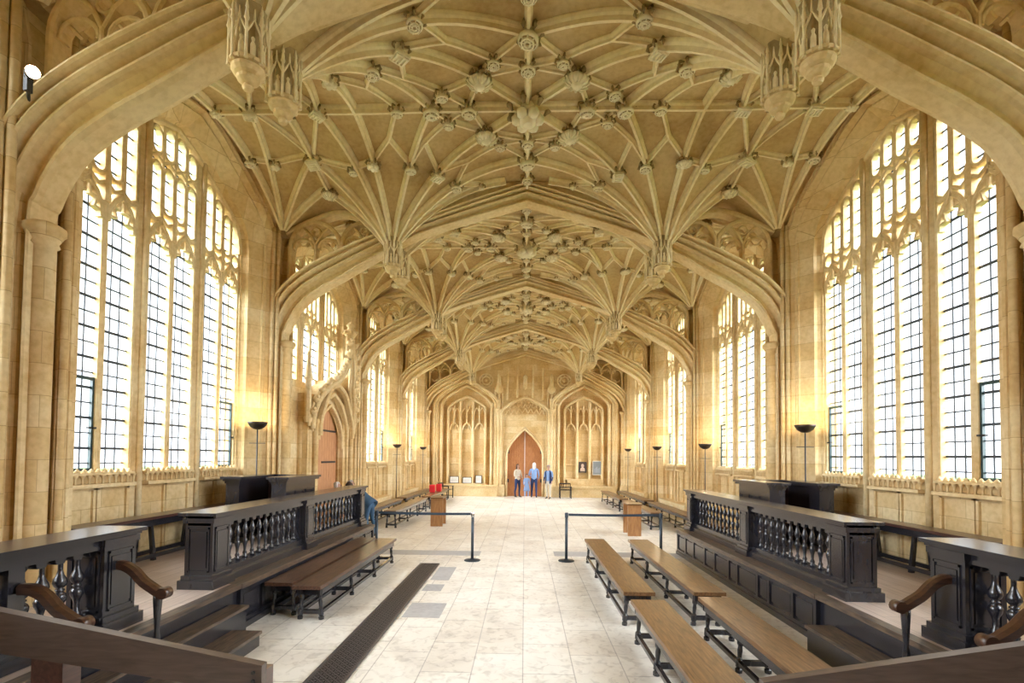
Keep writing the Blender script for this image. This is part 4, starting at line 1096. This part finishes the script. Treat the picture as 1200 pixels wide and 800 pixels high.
def figure(x, y, rz, label, mats, arm=0, stance=.0, hair='short', scale=1., bend=0., z=0., sit=False, jacket=None, skirt=False, group=None):
    # faces -Y in local space
    J = {}; P = []
    def j(n, p, r): J[n] = (p, r)
    hip = .92 if not sit else .50
    def T(p):              # forward bend about the hip
        q = Vector(p) - Vector((0, 0, hip)); q.rotate(Matrix.Rotation(bend, 3, 'X')) ; return tuple(q + Vector((0, 0, hip)))
    o = hip - .92
    j('pelvis', (0, 0, hip), (.155, .11)); j('waist', T((0, 0, 1.08 + o)), (.135, .10)); j('chest', T((0, 0, 1.28 + o)), (.165, .115)); j('upper', T((0, 0, 1.42 + o)), (.12, .085))
    j('neck', T((0, -.005, 1.50 + o)), .052); j('jaw', T((0, -.025, 1.575 + o)), .062); j('head', T((0, -.012, 1.66 + o)), (.078, .092)); j('crown', T((0, .0, 1.725 + o)), .055)
    P += [('pelvis', 'waist', 'top'), ('waist', 'chest', 'top'), ('chest', 'upper', 'top'), ('upper', 'neck', 'skin'), ('neck', 'jaw', 'skin'), ('jaw', 'head', 'skin'), ('head', 'crown', 'skin')]
    for s, n in ((-1, 'l'), (1, 'r')):
        up = arm if isinstance(arm, (int, float)) else arm[0 if s < 0 else 1]
        sh = T((s * .185, 0, 1.40 + o)); el = T((s * (.235 + .02 * up), .02 - .08 * up, 1.13 + o)); wr = T((s * (.24 - .08 * up), -.04 - .26 * up, .88 + o + .24 * up))
        j('sh' + n, sh, .058); j('el' + n, el, .042); j('wr' + n, wr, .028)
        w = Vector(wr); d = (w - Vector(el)).normalized(); sd = Vector((0, 1, 0)) if up < .5 else Vector((1, 0, 0))
        pm = w + d * .075; j('pm' + n, tuple(pm), (.034, .018))
        P += [('upper', 'sh' + n, 'top'), ('sh' + n, 'el' + n, 'top'), ('el' + n, 'wr' + n, 'sleeve'), ('wr' + n, 'pm' + n, 'skin')]
        for k, (q, ln) in enumerate(((-.030, .068), (-.010, .08), (.010, .075), (.028, .058))):
            a = pm + d * .03 + sd * q; b = a + d * ln * .6 + Vector((-s * .008, 0, 0)); c = b + d * ln * .4 + Vector((-s * .018, -.004, 0))
            for t, v_ in enumerate((a, b, c)): j('f%d%d' % (k, t) + n, tuple(v_), .0085)
            P += [('pm' + n, 'f%d0' % k + n, 'skin'), ('f%d0' % k + n, 'f%d1' % k + n, 'skin'), ('f%d1' % k + n, 'f%d2' % k + n, 'skin')]
        tb = w + d * .04 - sd * .035; tc = tb + d * .045 - sd * .012; j('t0' + n, tuple(tb), .010); j('t1' + n, tuple(tc), .0085); P += [('wr' + n, 't0' + n, 'skin'), ('t0' + n, 't1' + n, 'skin')]
        st = stance * s
        if sit:
            kn = (s * .12, -.42, .50); an = (s * .12, -.42, .10)
        else:
            kn = (s * .105, -st * .5 - .01, .50); an = (s * .11, -st + .02, .085)
        j('hp' + n, (s * .095, 0, hip - .06), .092); j('kn' + n, kn, .058); j('cf' + n, (an[0], an[1] + .012, an[2] + (kn[2] - an[2]) * .62), .052); j('an' + n, an, .036); j('hl' + n, (an[0], an[1] + .03, .035), .034); j('to' + n, (an[0] + s * .02, an[1] - .16, .03), (.04, .028))
        P += [('pelvis', 'hp' + n, 'legs'), ('hp' + n, 'kn' + n, 'legs'), ('kn' + n, 'cf' + n, 'legs'), ('cf' + n, 'an' + n, 'legs'), ('an' + n, 'hl' + n, 'shoe'), ('an' + n, 'to' + n, 'shoe')]
    e = person(x, y, rz, J, P, mats, label, scale, z, group)
    # face, ears, hair as children
    hp = Vector(J['head'][0]); R = Matrix.Rotation(bend, 3, 'X')
    def at(p): q = Vector(p); q.rotate(R); return hp + q
    m = MB(); m.tube([at((0, -.085, .02)), at((0, -.108, -.02)), at((0, -.09, -.028))], [.008, .014, .006], 6)
    for s in (-1, 1): m.tube([at((s * .074, .0, .02)), at((s * .086, .004, 0)), at((s * .074, 0, -.03))], [.012, .016, .008], 6)
    m.build('face_relief', mats['skin'], e)
    m = MB()
    for s in (-1, 1): m.tube([at((s * .03, -.086, .015)), at((s * .03, -.094, .015))], .009, 6)
    m.tube([at((-.022, -.088, -.055)), at((0, -.096, -.057)), at((.022, -.088, -.055))], .005, 5)
    m.build('eyes_and_mouth', HAIRD, e)
    m = MB(); Rg = []
    ln = {'short': -.05, 'long': -.24, 'bob': -.12}[hair]
    for k in range(7):
        t = k / 6; zz = .105 + (ln - .105) * t ** 1.2 if k else .108
        rr = .02 if k == 0 else (.088 if zz > -.03 else .088 - (.0 if hair != 'short' else .02))
        if k == 1: rr = .07
        Rg.append([at((rr * math.sin(a), .012 + rr * 1.08 * math.cos(a), zz)) for a in [(-2.0 + 4.0 * j_ / 10) for j_ in range(11)]] + [at((rr * .55 * math.sin(a), .018 + rr * .5 * math.cos(a), zz)) for a in [(2.0 - 4.0 * j_ / 10) for j_ in range(11)]])
    m.rings(Rg, 0, True, True, True); m.build('hair', mats['hair'], e)
    if jacket:
        m = MB(); Rg = []
        for zz, rx, ry in ((.80, .20, .15), (.95, .185, .14), (1.10, .17, .13), (1.28, .195, .145), (1.40, .20, .13), (1.47, .12, .10)):
            g0 = .55
            ring = [Vector(T((rx * math.sin(a), ry * math.cos(a), zz + o))) for a in [(-PI + g0 + (2 * PI - 2 * g0) * q / 14) for q in range(15)]]
            ring += [Vector(T(((rx - .02) * math.sin(a), (ry - .02) * math.cos(a), zz + o))) for a in [(PI - g0 - (2 * PI - 2 * g0) * q / 14) for q in range(15)]]
            Rg.append(ring)
        m.rings(Rg, 0, True, True, True); m.build('jacket', jacket, e)
    if skirt:
        m = MB(); m.lathe([(.24, .52), (.21, .72), (.165, .95), (.15, 1.05)], seg=16); m.build('skirt', mats['top'], e)
    return e
GP = 'people standing by the end door'
figure(-.36, 26.3, -.9 + PI * .5, 'person in a cream jumper and dark trousers, leftmost of the group by the door', dict(top=CREAM, sleeve=CREAM, skin=SKIN, legs=NAVY, shoe=SHOE, hair=HAIRD), (0.9, .5), .04, 'long', .99, group=GP)
figure(.12, 26.0, .2, 'small person in pale blue clothes between the taller adults by the door', dict(top=PALEB, sleeve=PALEB, skin=SKIN, legs=PALEB, shoe=WHITE, hair=HAIRD), .3, .03, 'bob', .70, skirt=True, group=GP)
figure(.50, 26.1, PI, 'person with white hair, pale blue top and navy trousers facing the door', dict(top=PALEB, sleeve=PALEB, skin=SKIN, legs=NAVY, shoe=SHOE, hair=HAIRW), (.3, .9), .05, 'long', 1.04, group=GP)
figure(1.22, 25.5, -.5, 'person in a navy jacket and cream trousers, rightmost of the group', dict(top=PALEB, sleeve=NAVY, skin=SKIN, legs=CREAM, shoe=SHOE, hair=HAIRG), .15, .05, 'short', .98, jacket=NAVY, group=GP)
figure(-3.98, 12.85, -PI / 2 - .2, 'person in a blue-grey jacket leaning forward past the end of the left balustrade', dict(top=BLUEJ, sleeve=BLUEJ, skin=SKIN, legs=BLUEJ, shoe=SHOE, hair=HAIRD), .6, .05, 'short', .98, bend=.95, jacket=BLUEJ)
GS = 'people behind the left balustrade'
figure(-4.80, 12.75, PI / 2, 'person with white hair, only the head showing above the left balustrade rail', dict(top=GREYC, sleeve=GREYC, skin=SKIN, legs=NAVY, shoe=SHOE, hair=HAIRW), .4, 0, 'short', 1., sit=True, z=.09)
figure(-4.80, 13.75, PI / 2, 'person with dark grey hair, head just above the left balustrade end', dict(top=NAVY, sleeve=NAVY, skin=SKIN, legs=NAVY, shoe=SHOE, hair=HAIRG), .4, 0, 'short', 1., sit=True, z=.09)

# ------------------------------------------------------------------ outside
m = MB(); m.box(-60, -30, -1.3, -6.4, 60, -1.2); m.box(6.4, -30, -1.3, 60, 60, -1.2); o = m.build('lawn', GRASS); tag(o, kind='structure')
for sx in (-1, 1):
    m = MB(); m.box(min(sx * 13, sx * 15), -6, -1.2, max(sx * 13, sx * 15), 34, 1.6)
    tag(m.build('hedge', LEAF), 'low green hedge seen faintly through the %s windows' % ('left' if sx < 0 else 'right'), 'hedge')

# ------------------------------------------------------------------ light
sc = bpy.context.scene
SKY = 1.6
w = bpy.data.worlds.new('sky'); sc.world = w; w.use_nodes = True
nt = w.node_tree; bg = nt.nodes['Background']
def wn_(t, **k):
    n = nt.nodes.new(t)
    for a, v in k.items(): setattr(n, a, v)
    return n
tc = wn_('ShaderNodeTexCoord'); acc = None
for d, amp in (((-.80, -.42, .42), 22.), ((.80, -.42, .42), 19.)):      # unseen sky glows added behind the viewer to brighten the hall
    dt = wn_('ShaderNodeVectorMath', operation='DOT_PRODUCT'); nt.links.new(tc.outputs['Generated'], dt.inputs[0]); dt.inputs[1].default_value = Vector(d).normalized()
    mx = wn_('ShaderNodeMath', operation='MAXIMUM'); nt.links.new(dt.outputs['Value'], mx.inputs[0]); mx.inputs[1].default_value = 0
    pw = wn_('ShaderNodeMath', operation='POWER'); nt.links.new(mx.outputs[0], pw.inputs[0]); pw.inputs[1].default_value = 7
    ml = wn_('ShaderNodeMath', operation='MULTIPLY'); nt.links.new(pw.outputs[0], ml.inputs[0]); ml.inputs[1].default_value = amp
    if acc is None: acc = ml
    else:
        ad = wn_('ShaderNodeMath', operation='ADD'); nt.links.new(acc.outputs[0], ad.inputs[0]); nt.links.new(ml.outputs[0], ad.inputs[1]); acc = ad
ad = wn_('ShaderNodeMath', operation='ADD'); nt.links.new(acc.outputs[0], ad.inputs[0]); ad.inputs[1].default_value = SKY
nt.links.new(ad.outputs[0], bg.inputs[1]); bg.inputs[0].default_value = (.92, .96, 1.0, 1)
for sx in (-1, 1):
    for i in range(1, NB + 1):
        l = bpy.data.lights.new('portal', 'AREA'); l.shape = 'RECTANGLE'; l.size = 5.7; l.size_y = 3.75; l.cycles.is_portal = True
        o = bpy.data.objects.new('sky_portal', l); col.objects.link(o)
        o.location = (sx * 6.05, S * (i - .5), 4.7); o.rotation_euler = (0, sx * PI / 2, 0)

# ------------------------------------------------------------------ camera
YAW, P_, RO, F = .03, .03, .01, 587.
fw = Vector((-math.sin(YAW) * math.cos(P_), math.cos(YAW) * math.cos(P_), math.sin(P_))); rt = Vector((math.cos(YAW), math.sin(YAW), 0)); up = rt.cross(fw)
rt, up = rt * math.cos(RO) + up * math.sin(RO), up * math.cos(RO) - rt * math.sin(RO)
cam = bpy.data.cameras.new('camera'); co = bpy.data.objects.new('camera', cam); col.objects.link(co)
M = Matrix((rt, up, -fw)).transposed().to_4x4(); M.translation = (0, 0, 2.12); co.matrix_world = M
cam.sensor_width = 36; cam.lens = 36 * F / 1200; cam.clip_start = .05
cam.shift_x = (600 - (615 - F * math.tan(YAW))) / 1200; cam.shift_y = ((535 - F * math.tan(P_)) - 400) / 1200
sc.camera = co
sc.view_settings.view_transform = 'Standard'; sc.view_settings.look = 'None'; sc.view_settings.gamma = 1
sc.view_settings.use_curve_mapping = False; sc.view_settings.exposure = .9
sc.cycles.max_bounces = 12; sc.cycles.diffuse_bounces = 6; sc.cycles.glossy_bounces = 3; sc.cycles.transparent_max_bounces = 8
sc.cycles.sample_clamp_indirect = 12; sc.cycles.caustics_reflective = False; sc.cycles.caustics_refractive = False
